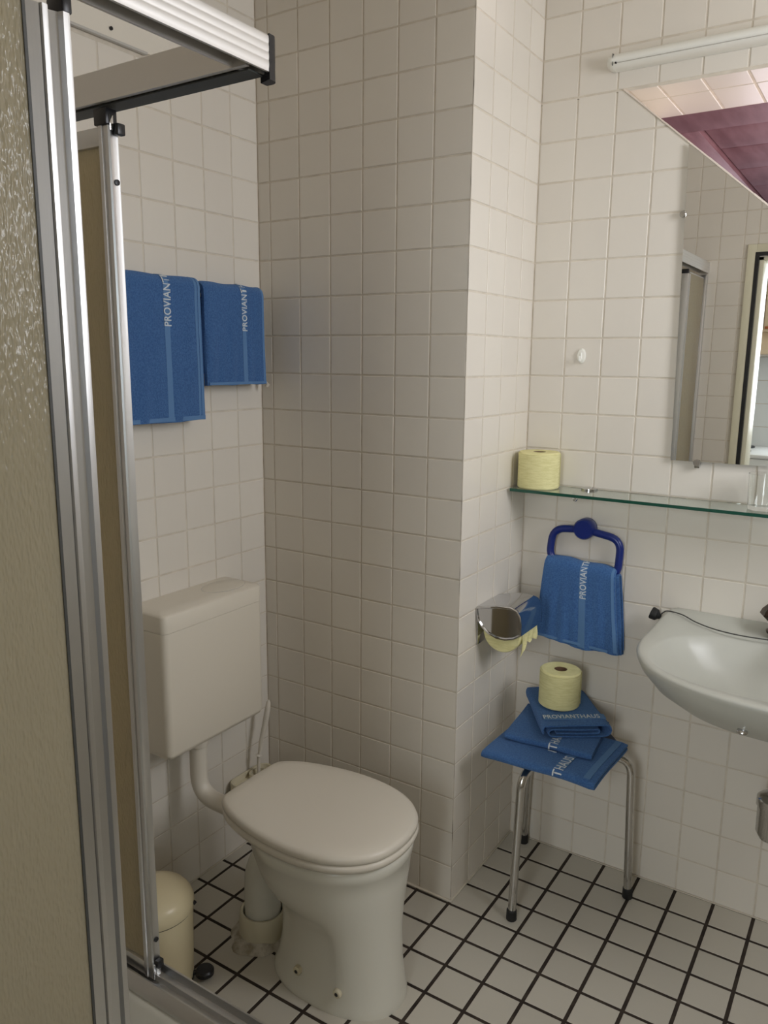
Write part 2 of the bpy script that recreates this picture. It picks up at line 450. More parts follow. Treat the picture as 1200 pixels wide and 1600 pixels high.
# faces +y : U=-x, V=z
lay(wf, (0, YF-TH, 0), (-1, 0, 0), (0, 0, 1), [-DOX0+0.0]+[-(0.2-0.1*k) for k in range(9)]+[-XL], ZG, J, TH, 0.0006, M_TILE,
    single=lambda u, v: -0.3 < u < -0.0 and v > 0.9)
lay(wf, (0, YF-TH, 0), (-1, 0, 0), (0, 0, 1), [-XR, -1.4, -1.3, -1.2, -DOX1], ZG, J, TH, 0.0006, M_TILE, single=lambda u, v: False)
lay(wf, (0, YF-TH, 0), (-1, 0, 0), (0, 0, 1), [-DOX1+0.1*k for k in range(9)]+[-DOX0], [DOH, 1.9, 2.0, 2.1, 2.2, 2.3, 2.4, HC], J, TH, 0.0006, M_TILE, single=lambda u, v: False)
dr = empty('door_1', (DOX0, YF, 0)); struct(dr)
bm = bmesh.new()      # steel door frame: wide cream architrave, then the reveal
fw = 0.038
for lo, hi in (((DOX0-fw, YF, 0), (DOX0, YF+0.012, DOH+fw)), ((DOX1, YF, 0), (DOX1+fw, YF+0.012, DOH+fw)), ((DOX0, YF, DOH), (DOX1, YF+0.012, DOH+fw))):
    box(bm, lo, hi, 0.002)
finish('architrave', bm, M_DOORFR, dr)
bm = bmesh.new()
for lo, hi in (((DOX0-0.004, YF-0.006, 0), (DOX0+0.012, YF+0.006, DOH-0.012)), ((DOX1-0.012, YF-0.006, 0), (DOX1+0.004, YF+0.006, DOH-0.012)), ((DOX0-0.004, YF-0.006, DOH-0.012), (DOX1+0.004, YF+0.006, DOH+0.004))):
    box(bm, (lo[0], lo[1]+0.0, lo[2]), (hi[0], hi[1]+0.008, hi[2]))
finish('door_seal', bm, M_BLACK, dr, smooth=0)
bm = bmesh.new()
for lo, hi in (((DOX0-0.0, YF-0.14, 0), (DOX0+0.03, YF-0.006, DOH)), ((DOX1-0.03, YF-0.14, 0), (DOX1, YF-0.006, DOH)), ((DOX0, YF-0.14, DOH-0.03), (DOX1, YF-0.006, DOH))):
    box(bm, lo, hi, 0.002)
finish('door_reveal', bm, M_DOORFR, dr)

# ------------------------------------------------------------ kitchen beyond the doorway (seen in the mirror)
KY = -3.25
bm = bmesh.new(); box(bm, (XL-0.12, KY-0.1, 0), (0.41, KY, HC)); box(bm, (1.03, KY-0.1, 0), (2.4, KY, HC)); box(bm, (0.41, KY-0.1, 0), (1.03, KY, 1.05)); box(bm, (0.41, KY-0.1, 2.15), (1.03, KY, HC)); kw = struct(finish('wall_kitchen', bm, M_GROUT, smooth=0))
lay(kw, (0, KY, 0), (-1, 0, 0), (0, 0, 1), grid(-0.40, -0.30, 0.6, 0.15), grid(0.9, 1.05, 1.65, 0.15), 0.004, TH*2, 0.001, M_KWHITE, single=lambda u, v: -0.5 < u < 0.35)
bm = bmesh.new(); box(bm, (2.3, YF-2.0, 0), (2.4, -2.85, HC)); box(bm, (2.3, -2.05, 0), (2.4, YF-0.13, HC)); box(bm, (2.3, -2.85, 0), (2.4, -2.05, 1.1)); box(bm, (2.3, -2.85, 2.1), (2.4, -2.05, HC)); struct(finish('wall_kitchen.001', bm, M_PLASTER, smooth=0))
w2n = empty('window_2', (0.5, KY-0.05, 1.05)); struct(w2n)
bm = bmesh.new()
for lo, hi in (((0.41, KY-.06, 1.05), (1.03, KY-.02, 1.08)), ((0.41, KY-.06, 2.12), (1.03, KY-.02, 2.15)), ((0.41, KY-.06, 1.08), (0.435, KY-.02, 2.12)), ((1.005, KY-.06, 1.08), (1.03, KY-.02, 2.12))): box(bm, lo, hi, 0.004)
finish('window_frame', bm, M_KWHITE, w2n)
k1 = empty('wall_cupboard', (0.3, KY+0.02, 1.62)); tag(k1, 'cream kitchen wall cupboard with an orange handle strip, reflected in the mirror', 'cupboard')
bm = bmesh.new(); box(bm, (-0.5, KY+0.005, 1.645), (0.38, KY+0.33, 2.3), 0.003); finish('carcass', bm, M_KCREAM, k1)
for i in range(3):
    bm = bmesh.new(); box(bm, (-0.5+0.2933*i+0.003, KY+0.33, 1.66), (-0.5+0.2933*(i+1)-0.003, KY+0.35, 2.29), 0.003)
    d = finish('door', bm, M_KCREAM, k1)
    bm = bmesh.new(); box(bm, (-0.5+0.2933*i+0.01, KY+0.351, 1.66), (-0.5+0.2933*(i+1)-0.01, KY+0.362, 1.676), 0.003)
    finish('handle', bm, M_ORANGE, d, label='orange wooden handle strip')
k2 = empty('cooker_hood', (0.2, KY+0.02, 1.55)); tag(k2, 'grey and cream cooker hood under the wall cupboard, reflected in the mirror', 'hood')
bm = bmesh.new(); prism(bm, [(KY+0.005, 1.51), (KY+0.40, 1.51), (KY+0.40, 1.54), (KY+0.30, 1.644), (KY+0.005, 1.644)], -0.15, 0.45, 0); finish('hood_body', bm, M_KCREAM, k2)
bm = bmesh.new(); box(bm, (-0.14, KY+0.02, 1.502), (0.40, KY+0.39, 1.5095), 0.001); finish('filter', bm, M_STEEL, k2)
k3 = empty('cooker', (0.2, KY+0.3, 0)); tag(k3, 'white enamel cooker with black hotplates, reflected at the foot of the mirror', 'cooker')
bm = bmesh.new(); box(bm, (-0.15, KY+0.005, 0.0), (0.45, KY+0.60, 0.90), 0.006); finish('body', bm, M_KWHITE, k3)
bm = bmesh.new(); box(bm, (-0.15, KY+0.005, 0.901), (0.45, KY+0.61, 0.925), 0.006); finish('hob', bm, M_KWHITE, k3)
for (hx, hy, r) in ((0.0, 0.17, 0.08), (0.3, 0.17, 0.09), (0.0, 0.44, 0.10), (0.3, 0.44, 0.08)):
    bm = bmesh.new(); lathe(bm, [(r, 0.9255), (r, 0.935), (r*0.92, 0.938), (0.01, 0.937)], (hx, KY+hy, 0), 24); finish('hotplate', bm, M_BLACK, k3)
bm = bmesh.new(); box(bm, (-0.08, KY+0.601, 0.35), (0.38, KY+0.612, 0.72), 0.004); finish('oven_door', bm, M_BLACK, k3)
k4 = empty('base_cupboard', (-0.4, KY+0.3, 0)); tag(k4, 'white kitchen base cupboard beside the cooker, reflected in the mirror', 'cupboard')
bm = bmesh.new(); box(bm, (XL+0.005, KY+0.005, 0), (-0.156, KY+0.58, 0.88), 0.004); finish('carcass', bm, M_KWHITE, k4)
bm = bmesh.new(); box(bm, (XL+0.005, KY+0.005, 0.881), (-0.156, KY+0.60, 0.915), 0.004); finish('worktop', bm, M_KWHITE, k4)
bm = bmesh.new(); box(bm, (XL+0.01, KY+0.581, 0.1), (-0.16, KY+0.597, 0.87), 0.004); finish('door', bm, M_KWHITE, k4)

# ------------------------------------------------------------ mirror
mr = empty('mirror', (0.399, 0.372, 1.195)); tag(mr, 'frameless wall mirror with a slanting top edge, above the glass shelf', 'mirror')
def my(x, z): return 0.3745-0.006*(x-0.4)+0.0033*(z-1.2)
mp_ = [(0.3985, 1.1955), (DX1, 1.200), (DX1, DZ1-0.004), (0.383, diag_z(0.383)-0.004)]
bm = bmesh.new()
A = [bm.verts.new((x, my(x, z), z)) for x, z in mp_]; B = [bm.verts.new((x, my(x, z)+0.005, z)) for x, z in mp_]
bm.faces.new(A); bm.faces.new(B[::-1])
for i in range(4): bm.faces.new((A[i], B[i], B[(i+1) % 4], A[(i+1) % 4]))
finish('glass', bm, M_MIRROR, mr, smooth=0)
for x in (0.463, 0.85):
    bm = bmesh.new(); lathe(bm, [(0.008, 0.3675), (0.009, 0.3715), (0.006, 0.3725)], (x, 0, 1.193), 16, 'Y')
    box(bm, (x-0.006, 0.3735, 1.180), (x+0.006, 0.3868, 1.192), 0.001)
    finish('clip', bm, M_CHROME, mr, label='small chrome mirror clip')

bm = bmesh.new(); lathe(bm, [(0.006, 0.3715), (0.008, 0.3745), (0.008, 0.3868)], (0.382, 0, 1.792), 16, 'Y'); finish('clip', bm, M_CHROME2, mr, label='small grey mirror clip on the left edge')
# ------------------------------------------------------------ lamp above the mirror
lp = empty('wall_lamp', (0.18, YM, 2.15)); tag(lp, 'long white tubular wall lamp above the mirror', 'lamp')
def halfround(x0, x1, sc=1.0, dz=0):
    bm = bmesh.new(); pr = [(YM-0.001, 2.141)]
    for k in range(13):
        a = -math.pi/2+math.pi*k/12
        pr.append((YM-0.018-0.026*math.cos(a)*sc, 2.158+0.0172*math.sin(a)*sc+dz))
    pr.append((YM-0.001, 2.175)); prism(bm, pr, x0, x1, 0); return bm
finish('housing', halfround(0.196, 1.05), M_LAMPW, lp)
bm = bmesh.new()
rings = []
for (x, s) in ((0.196, 1.02), (0.190, 1.0), (0.182, 0.85), (0.178, 0.6), (0.1765, 0.2)):
    pr = [(x, YM-0.001, 2.158-0.0172*s)]
    for k in range(13):
        a = -math.pi/2+math.pi*k/12
        pr.append((x, YM-0.001-(0.017+0.026*math.cos(a))*s, 2.158+0.0172*math.sin(a)*s))
    pr.append((x, YM-0.001, 2.158+0.0172*s)); rings.append(pr)
loft(bm, rings); finish('end_cap', bm, M_LAMPW, lp)
bm = bmesh.new(); box(bm, (0.2005, YM-0.0435, 2.1490), (1.045, YM-0.0400, 2.1500), 0.0005); finish('diffuser_seam', bm, M_PIPEGREY, lp)
bm = bmesh.new(); lathe(bm, [(0.0022, YM-0.046), (0.0022, YM-0.042), (0.001, YM-0.041)][::-1], (0.205, 0, 2.149), 10, 'Y'); finish('screw', bm, M_BLACK, lp)
bm = bmesh.new(); box(bm, (0.1955, YM-0.0435, 2.146), (0.1965, YM-0.030, 2.172)); finish('cap_joint', bm, M_RECEIV, lp)

# ------------------------------------------------------------ wall hook
hk = empty('wall_hook', (0.146, YM, 1.454)); tag(hk, 'small oval white plastic adhesive hook on the tiles', 'hook')
bm = bmesh.new(); rings = []
for (s, y) in ((1, YM), (1, YM-0.004), (0.85, YM-0.007), (0.3, YM-0.008)):
    rings.append([(0.146+0.0115*s*math.cos(2*math.pi*k/24), y, 1.454+0.020*s*math.sin(2*math.pi*k/24)) for k in range(24)])
loft(bm, rings); finish('plate', bm, M_LAMPW, hk)
bm = bmesh.new(); tube(bm, fillet([(0.146, YM-0.006, 1.462), (0.146, YM-0.008, 1.444), (0.146, YM-0.020, 1.440), (0.146, YM-0.022, 1.454)], 0.006), 0.0035, 10)
finish('peg', bm, M_LAMPW, hk)

# ------------------------------------------------------------ glass shelf
sh = empty('glass_shelf', (0.03, 0.3, 1.1)); tag(sh, 'clear glass wall shelf with green edges under the mirror', 'shelf')
bm = bmesh.new(); box(bm, (0.012, 0.262, 1.0925), (1.05, YM-0.004, 1.100)); finish('glass', bm, M_SHELF, sh, smooth=0)
bm = bmesh.new(); box(bm, (0.012, 0.2600, 1.0923), (1.05, 0.2618, 1.1002)); box(bm, (0.0100, 0.2600, 1.0923), (0.0119, YM-0.004, 1.1002))
finish('polished_edge', bm, M_SHEDGE, sh, smooth=0)
for x in (0.195, 0.90):
    bm = bmesh.new()
    lathe(bm, [(0.022, 1.1003), (0.022, 1.104), (0.012, 1.107), (0.002, 1.108)], (x, 0.366, 0), 20)
    lathe(bm, [(0.004, 1.083), (0.010, 1.086), (0.012, 1.0920)], (x, 0.366, 0), 16)
    box(bm, (x-0.012, 0.372, 1.084), (x+0.012, YM-0.0005, 1.0935), 0.002)
    finish('bracket', bm, M_CHROME, sh, label='chrome shelf bracket')
    bm = bmesh.new(); tube(bm, fillet([(x-0.020, 0.30, 1.0920), (x-0.020, 0.30, 1.080), (x-0.012, 0.294, 1.078), (x-0.006, 0.290, 1.086)], 0.006), 0.003, 8)
    finish('hook', bm, M_CHROME, sh, label='small chrome hook under the glass')

# ------------------------------------------------------------ toilet rolls
def paper_roll(name, c, r, h, label, group=None, core=0.0175):
    t = empty(name, c); tag(t, label, 'toilet roll', 'yellow toilet rolls')
    bm = bmesh.new()
    lathe(bm, [(core, 0.0), (r-0.003, 0.0), (r, 0.003), (r, h-0.004), (r-0.004, h), (core, h)], c, 40, closed=True)
    for v in bm.verts:
        d = (v.co.xy-Vector(c).xy); a = math.atan2(d.y, d.x)
        if d.length > core*1.5: v.co.x += 0.0008*math.cos(3*a+c[0]*50)*math.cos(a); v.co.y += 0.0008*math.cos(2*a)*math.sin(a)
    finish('paper', bm, M_PAPER, t)
    bm = bmesh.new(); lathe(bm, [(core-0.0015, 0.001), (core, 0.001), (core, h-0.001), (core-0.0015, h-0.001)], c, 28, closed=True); finish('core', bm, M_CARD, t)
    # loose end of the last sheet, a thin flap lying on the roll
    bm = bmesh.new(); rings = []
    for k in range(9):
        a = math.radians(20+k*6)
        rings.append([(c[0]+(r+d)*math.cos(a), c[1]+(r+d)*math.sin(a), c[2]+z) for d, z in ((0.0004, 0.004), (0.0014+0.00025*k, 0.004), (0.0014+0.00025*k, h-0.006), (0.0004, h-0.006))])
    loft(bm, rings); finish('loose_sheet', bm, M_PAPER, t)
    return t
paper_roll('toilet_roll', (0.066, 0.322, 1.1003), 0.056, 0.098, 'yellow toilet roll standing on the left end of the glass shelf')

# ------------------------------------------------------------ tumbler
tb = empty('tumbler', (0.625, 0.325, 1.1003))
bm = bmesh.new(); lathe(bm, [(0.030, 0), (0.031, 0.003), (0.034, 0.085), (0.0322, 0.085), (0.0292, 0.010), (0.002, 0.009)], (0.625, 0.325, 1.1003), 36)
# remove inner cap face only (open glass)
finish('glass_body', bm, M_GLASS, tb); tag(tb, 'clear drinking glass on the glass shelf below the mirror', 'glass')

# ------------------------------------------------------------ towels hanging
def U_sheet(name, parent, y0, y1, xf, xb, ztop, zf, zb, th, mat, axis='y', seed=0, flare=0.0, sag=0.0, wob=0.0015, ny=26, lean=0.0, xmid=None, roundness=1.0):
    """sheet folded over a bar: front face at xf, back at xb, bar along y (axis 'y') or x (axis 'x')"""
    rnd = random.Random(seed)
    ph = [rnd.uniform(0, 6.28) for _ in range(8)]
    R = abs(xf-xb)/2; xc = (xf+xb)/2; sg = 1 if xf > xb else -1
    prof = []
    nf = 16
    for k in range(nf): prof.append((xf, zf+(ztop-R-zf)*k/nf))
    for k in range(11):
        a = math.pi*k/10; prof.append((xc+sg*R*math.cos(a), ztop-R+R*math.sin(a)*roundness))
    for k in range(1, nf+1): prof.append((xb, (ztop-R)-(ztop-R-zb)*k/nf))
    def f(y, s):
        i = min(int(s), len(prof)-2); t = s-i
        x = prof[i][0]*(1-t)+prof[i+1][0]*t; z = prof[i][1]*(1-t)+prof[i+1][1]*t
        v = (y-y0)/(y1-y0)
        d = (ztop-z)/(ztop-zf)
        x += wob*math.sin(19*v+ph[0]+5*d)*d + wob*0.7*math.sin(41*v+ph[1])*d
        z += wob*0.8*math.sin(13*v+ph[2]) + sag*math.sin(math.pi*v)*(-1)*(1 if d > 0.5 else 0)*sm(0.5, 1, d)
        yy = (y0+y1)/2+(y-(y0+y1)/2)*(1+flare*max(0, d)) + wob*math.sin(17*z+ph[3])
        if axis == 'y': return Vector((x, yy, z+lean*(v-0.5)))
        return Vector((yy, x, z+lean*(v-0.5)))
    S = len(prof)-1
    def nrm(y, s):
        e = 1e-3
        a = f(y, min(s+e, S))-f(y, max(s-e, 0)); b = f(y+e, s)-f(y-e, s)
        nn = a.cross(b).normalized()
        return nn
    # orientation: front normal must point to +sg on the front
    t_ = nrm((y0+y1)/2, 3)
    comp = t_.x if axis == 'y' else t_.y
    fl = 1 if comp*sg > 0 else -1
    bm = bmesh.new(); rows = []
    ys = [y0+(y1-y0)*k/ny for k in range(ny+1)]
    rings = []
    for k, y in enumerate(ys):
        out = [f(y, s)+nrm(y, s)*fl*th*0.5*(0.55 if k in (0, ny) else 1) for s in range(S+1)]
        inn = [f(y, s)-nrm(y, s)*fl*th*0.5*(0.55 if k in (0, ny) else 1) for s in range(S+1)]
        rings.append(out+inn[::-1])
    loft(bm, rings)
    o = finish(name, bm, mat, parent, smooth=60)
    return o, (lambda y, s, off=0.0: f(y, s)+nrm(y, s)*fl*(th*0.5+off)), S, prof
def strip_on(name, parent, F, ya, yb, s0, s1, n, off, mat):
    bm = bmesh.new(); rings = []
    for k in range(n+1):
        s = s0+(s1-s0)*k/n
        rings.append([F(ya, s, -0.001), F(ya, s, off), F(yb, s, off), F(yb, s, -0.001)])
    loft(bm, rings); return finish(name, bm, mat, parent, smooth=60)
def text_mesh(txt, size):
    cu = bpy.data.curves.new('lettering', 'FONT'); cu.body = txt; cu.size = size; cu.extrude = 0.0; cu.resolution_u = 3; cu.offset = size*0.012
    cu.space_character = 1.06
    to = bpy.data.objects.new('lettering', cu); COL.objects.link(to)
    dg = bpy.context.evaluated_depsgraph_get(); dg.update()
    me = bpy.data.meshes.new_from_object(to.evaluated_get(dg))
    bpy.data.objects.remove(to); bpy.data.curves.remove(cu)
    bm = bmesh.new(); bm.from_mesh(me); bpy.data.meshes.remove(me)
    bmesh.ops.subdivide_edges(bm, edges=[e for e in bm.edges if e.calc_length() > size*0.25], cuts=2)
    bmesh.ops.triangulate(bm, faces=bm.faces)
    return bm
def text_on(parent, txt, size, fn, mat=None, name='lettering', label=None):
    """fn(tx, ty) -> point on surface"""
    bm = text_mesh(txt, size)
    for v in bm.verts: v.co = fn(v.co.x, v.co.y)
    me = bpy.data.meshes.new(name); bm.to_mesh(me); bm.free()
    o = link(name, me, mat or M_TEXT, parent)
    o['label'] = label or 'white woven lettering'
    return o
def arc_map(prof):
    L = [0]
    for i in range(1, len(prof)): L.append(L[-1]+(1.45 if 17 <= i <= 26 else 1.0)*math.hypot(prof[i][0]-prof[i-1][0], prof[i][1]-prof[i-1][1]))
    def s_at(d):
        d = min(max(d, 0), L[-1]-1e-6)
        for i in range(len(L)-1):
            if L[i+1] > d: return i+(d-L[i])/(L[i+1]-L[i])
        return len(L)-1.001
    return s_at, L
BAR = empty('towel_rail', (XL, -0.35, 1.6)); tag(BAR, 'white towel rail on the left wall, mostly hidden in the blue towels', 'towel rail')
bm = bmesh.new(); tube(bm, [(-0.604, -0.63, 1.592), (-0.604, -0.070, 1.592)], 0.0045, 12); finish('bar', bm, M_PLWHITE, BAR)
for y in (-0.635, -0.070):
    bm = bmesh.new(); box(bm, (XL+0.0005, y-0.008, 1.580), (-0.6005, y+0.008, 1.600), 0.003); finish('end_bracket', bm, M_PLWHITE, BAR)
def wall_towel(name, label, y0, y1, ztop, zf, zb, band_y, text_z, tsize, seed, stripes):
    t = empty(name, (-0.604, (y0+y1)/2, ztop)); tag(t, label, 'towel', 'towels over the wall rail')
    o, F, S, prof = U_sheet('terry_sheet', t, y0, y1, -0.588, -0.622, ztop, zf, zb, 0.016, M_TOWEL, seed=seed, wob=0.0016, flare=0.02)
    # inner folded layer peeping out on the right side
    U_sheet('folded_layer', t, y0+0.012, y1+(0.011 if stripes[1:] else 0.006), -0.5965, -0.6115, ztop-0.013, zf+0.012, zb+0.02, 0.007, M_TOWEL, seed=seed+3, wob=0.0012, flare=0.02)
    s_at, L = arc_map(prof)
    strip_on('woven_band', t, F, band_y-0.0085, band_y+0.0085, 0.4, S-1, 60, 0.0006, M_BAND)
    for sy in stripes: strip_on('border_stripe', t, F, sy-0.004, sy+0.004, 0.4, S-1, 60, 0.0005, M_BAND)
    d0 = text_z-zf
    text_on(t, 'PROVIANTHAUS', tsize, lambda a, b: F(band_y+tsize*0.42-b*1.15, s_at(d0+a*0.82), 0.0020))
    strip_on('hem', t, F, y0+0.004, y1-0.002, 0.05, 0.55, 4, 0.0012, M_BAND)
    return t
wall_towel('towel', 'large blue towel over the rail on the left wall, next to the shower', -0.606, -0.282, 1.622, 1.288, 1.33, -0.392, 1.512, 0.027, 3, (-0.300, -0.2895))
wall_towel('towel.001', 'smaller blue towel over the rail on the left wall, by the corner', -0.268, -0.052, 1.618, 1.372, 1.40, -0.132, 1.507, 0.026, 11, (-0.0585,))
hk2 = empty('wall_peg', (XL, -0.035, 1.372)); tag(hk2, 'small white peg on the left wall under the smaller towel', 'peg')
bm = bmesh.new(); tube(bm, [(XL+0.0006, -0.020, 1.385), (XL+0.03, -0.024, 1.378), (XL+0.045, -0.026, 1.366)], [0.006, 0.005, 0.0055], 10); finish('peg_arm', bm, M_PLWHITE, hk2)

# ------------------------------------------------------------ navy towel ring and its towel
tr = empty('towel_ring', (0.19, YM, 0.99)); tag(tr, 'navy blue plastic towel ring under the glass shelf', 'towel ring')
bm = bmesh.new(); lathe(bm, [(0.026, YM-0.0003), (0.0285, YM-0.004), (0.0285, YM-0.036), (0.0245, YM-0.042), (0.004, YM-0.0425)][::-1], (0.190, 0, 0.992), 32, 'Y'); finish('wall_rose', bm, M_NAVY, tr)
bm = bmesh.new()
ry = YM-0.025
pts = fillet([(0.19, ry, 0.9905), (0.101, ry, 0.983), (0.094, ry-0.004, 0.895), (0.19, ry-0.006, 0.880), (0.288, ry-0.004, 0.872), (0.291, ry, 0.974), (0.19, ry, 0.9905)], 0.034, 7)
pts = pts[:-1]
rings = []
N_ = len(pts)
for i in range(N_):
    t_ = (pts[(i+1) % N_]-pts[i-1]).normalized(); b_ = Vector((0, 1, 0)); n_ = t_.cross(b_).normalized()
    rings.append([pts[i]+n_*0.0104*math.cos(2*math.pi*k/14)+b_*0.0104*math.sin(2*math.pi*k/14) for k in range(14)])
rings.append(rings[0])
loft(bm, rings, False, False); bmesh.ops.remove_doubles(bm, verts=bm.verts, dist=1e-6); finish('ring', bm, M_NAVY, tr)
t = empty('towel.002', (0.19, ry, 0.88)); tag(t, 'small blue hand towel hanging through the navy ring', 'towel')
o, F, S, prof = U_sheet('terry_sheet', t, 0.094, 0.290, ry-0.026, ry+0.015, 0.900, 0.672, 0.662, 0.010, M_TOWEL, axis='x', seed=21, flare=0.20, sag=0.010, wob=0.0026, lean=-0.014, ny=40)
s_at, L = arc_map(prof)
strip_on('woven_band', t, F, 0.195, 0.214, 0.4, S-1, 60, 0.0006, M_BAND)
strip_on('border_stripe', t, F, 0.279, 0.2865, 0.4, S-1, 60, 0.0008, M_BAND)
strip_on('hem', t, F, 0.098, 0.287, 0.05, 0.6, 12, 0.0012, M_BAND)
text_on(t, 'PROVIANTHAUS', 0.027, lambda a, b: F(0.2155-b*0.95, s_at(0.134+a*0.78), 0.0022))
U_sheet('folded_layer', t, 0.106, 0.297, ry-0.0155, ry+0.0055, 0.888, 0.668, 0.675, 0.006, M_TOWEL, axis='x', seed=25, flare=0.20, sag=0.006, wob=0.002, lean=-0.014)

# ------------------------------------------------------------ toilet paper holder on the pier
th = empty('paper_holder', (0, 0.17, 0.81)); tag(th, 'chrome toilet paper holder with a lid, on the side of the pier', 'paper holder')
sp = [(0.0005, 0.806), (0.060, 0.820), (0.098, 0.822), (0.116, 0.815), (0.1255, 0.800), (0.1285, 0.780), (0.1285, 0.750), (0.110, 0.736), (0.085, 0.729), (0.060, 0.729), (0.035, 0.738), (0.015, 0.754), (0.004, 0.770), (0.0005, 0.785)]
HY0, HY1 = 0.100, 0.235
def inset2(poly, d):
    cx = sum(p[0] for p in poly)/len(poly); cz = sum(p[1] for p in poly)/len(poly)
    out = []
    n_ = len(poly)
    for i in range(n_):
        a, b, c = Vector(poly[i-1]), Vector(poly[i]), Vector(poly[(i+1) % n_])
        e = (c-a).normalized(); nn = Vector((-e.y, e.x))
        if nn.dot(Vector((cx, cz))-b) < 0: nn = -nn
        out.append(tuple(b+nn*d))
    return out
top = sp[:7]
bm = bmesh.new()     # lid: thick sheet following top and front
inn = inset2(sp, 0.002)[:7]
prism(bm, top+inn[::-1], HY0, HY1, 1); finish('lid', bm, M_CHROME, th, smooth=50)
for ya, yb in ((HY0-0.001, HY0+0.0015), (HY1-0.0015, HY1+0.001)):
    bm = bmesh.new(); outer = sp; i1 = inset2(sp, 0.0075); i2 = inset2(sp, 0.0115)
    s_ = 1 if ya < 0.15 else -1
    yo, yi = (ya, yb) if s_ > 0 else (yb, ya)
    loft(bm, [[(p[0], yi, p[1]) for p in outer], [(p[0], yo-s_*0.001, p[1]) for p in outer], [(p[0], yo-s_*0.0042, p[1]) for p in inset2(sp, 0.0020)], [(p[0], yo-s_*0.0042, p[1]) for p in inset2(sp, 0.0050)],
              [(p[0], yo, p[1]) for p in i1], [(p[0], yo, p[1]) for p in i2]])
    finish('side_plate', bm, M_CHROME, th, smooth=30)
bm = bmesh.new(); box(bm, (0.0005, HY0+0.004, 0.70), (0.004, HY1-0.004, 0.80), 0.001); finish('back_plate', bm, M_CHROME, th)
rl = empty('toilet_roll.001', (0.070, 0.168, 0.742)); tag(rl, 'yellow toilet roll hanging in the chrome holder on the pier', 'toilet roll', 'yellow toilet rolls')
bm = bmesh.new(); lathe(bm, [(0.018, 0.112), (0.050, 0.112), (0.0525, 0.115), (0.0525, 0.219), (0.050, 0.222), (0.018, 0.222)], (0.068, 0, 0.7425), 40, 'Y', closed=True); 
finish('paper', bm, M_PAPER, rl)
bm = bmesh.new(); lathe(bm, [(0.016, 0.1125), (0.018, 0.1125), (0.018, 0.2215), (0.016, 0.2215)], (0.068, 0, 0.7425), 24, 'Y', closed=True); finish('core', bm, M_CARD, rl)
bm = bmesh.new(); rings = []     # hanging end, torn to points
NT = 12
for j in range(NT+1):
    y = 0.122+0.098*j/NT
    low = 0.735-0.022+0.018*math.sin(j*0.9)-(0.030 if j < 3 else 0)*(1-j/3)
    low = [0.684, 0.690, 0.703, 0.716, 0.722, 0.716, 0.711, 0.716, 0.719, 0.715, 0.712, 0.709, 0.706][j]
    col = []
    for k in range(9):
        z = 0.752+(low-0.752)*k/8; w = 0.004*math.sin(j*1.5+k*0.5)*k/8
        col.append((0.1225+w, y, z))
    rings.append(col+[(p[0]-0.0009, p[1], p[2]) for p in col[::-1]])
loft(bm, rings); finish('hanging_sheet', bm, M_PAPER, rl, smooth=60)

# ------------------------------------------------------------ stool
SX, SY = 0.207, 0.220
st = empty('stool', (SX, SY, 0)); tag(st, 'three-legged chrome stool with a dark seat, under the blue towels', 'stool')
bm = bmesh.new(); lathe(bm, [(0.140, 0.414), (0.150, 0.418), (0.152, 0.432), (0.146, 0.4385), (0.02, 0.440)], (SX, SY, 0), 40); finish('seat', bm, M_DARKSEAT, st)
for (fx_, fy_) in ((0.167, 0.024), (0.059, 0.357), (0.396, 0.280)):
    d = Vector((fx_-SX, fy_-SY, 0)); dn = d.normalized()
    foot = Vector((fx_, fy_, 0.0)); top_ = Vector((SX, SY, 0))+dn*0.183+Vector((0, 0, 0.422))
    end = Vector((SX, SY, 0))+dn*0.085+Vector((0, 0, 0.407))
    knee = top_.copy(); knee.z = 0.409
    bm = bmesh.new(); tube(bm, fillet([foot+Vector((0, 0, 0.006)), knee, end], 0.048, 9), 0.0108, 16); leg = finish('leg', bm, M_CHROME2, st)
    bm = bmesh.new(); lathe(bm, [(0.0125, 0.0003), (0.0138, 0.002), (0.0132, 0.028), (0.0112, 0.030)], (fx_, fy_, 0), 18)
    finish('rubber_foot', bm, M_RUBBER, leg, label='black rubber foot')

# ------------------------------------------------------------ folded towels on the stool
def fold_pad(name, parent, path, org, ax, bx, length, th, warp, mat, nb=22, seed=0, taper=0.0):
    """sheet following a folded 2D path (a, z), extruded along b; warp(p)->p"""
    rnd = random.Random(seed); ph = rnd.uniform(0, 6)
    path = [Vector((p[0], p[1])) for p in path]
    org, ax, bx = Vector(org), Vector(ax).normalized(), Vector(bx).normalized()
    def side(i, s):
        a = path[max(i-1, 0)]; b = path[min(i+1, len(path)-1)]
        e = (b-a).normalized(); return path[i]+Vector((-e.y, e.x))*s
    bm = bmesh.new(); rings = []
    for k in range(nb+1):
        t = k/nb; b = length*t
        sc = 1-taper*t
        tt = th*(0.6 if k in (0, nb) else 1)
        L = [side(i, tt/2) for i in range(len(path))]; Rr = [side(i, -tt/2) for i in range(len(path))][::-1]
        ring = []
        for p in L+Rr:
            q = org+ax*(p.x*sc)+bx*b+Vector((0, 0, p.y+0.0012*math.sin(9*t+ph+p.x*30)))
            ring.append(warp(q))
        rings.append(ring)
    loft(bm, rings); return finish(name, bm, mat, parent, smooth=60)
def warp_for(z0, drop=5.0, R=0.135):
    def w(q):
        r = math.hypot(q.x-SX, q.y-SY); d = max(0, r-R)
        return Vector((q.x, q.y, q.z-drop*d*d))
    return w
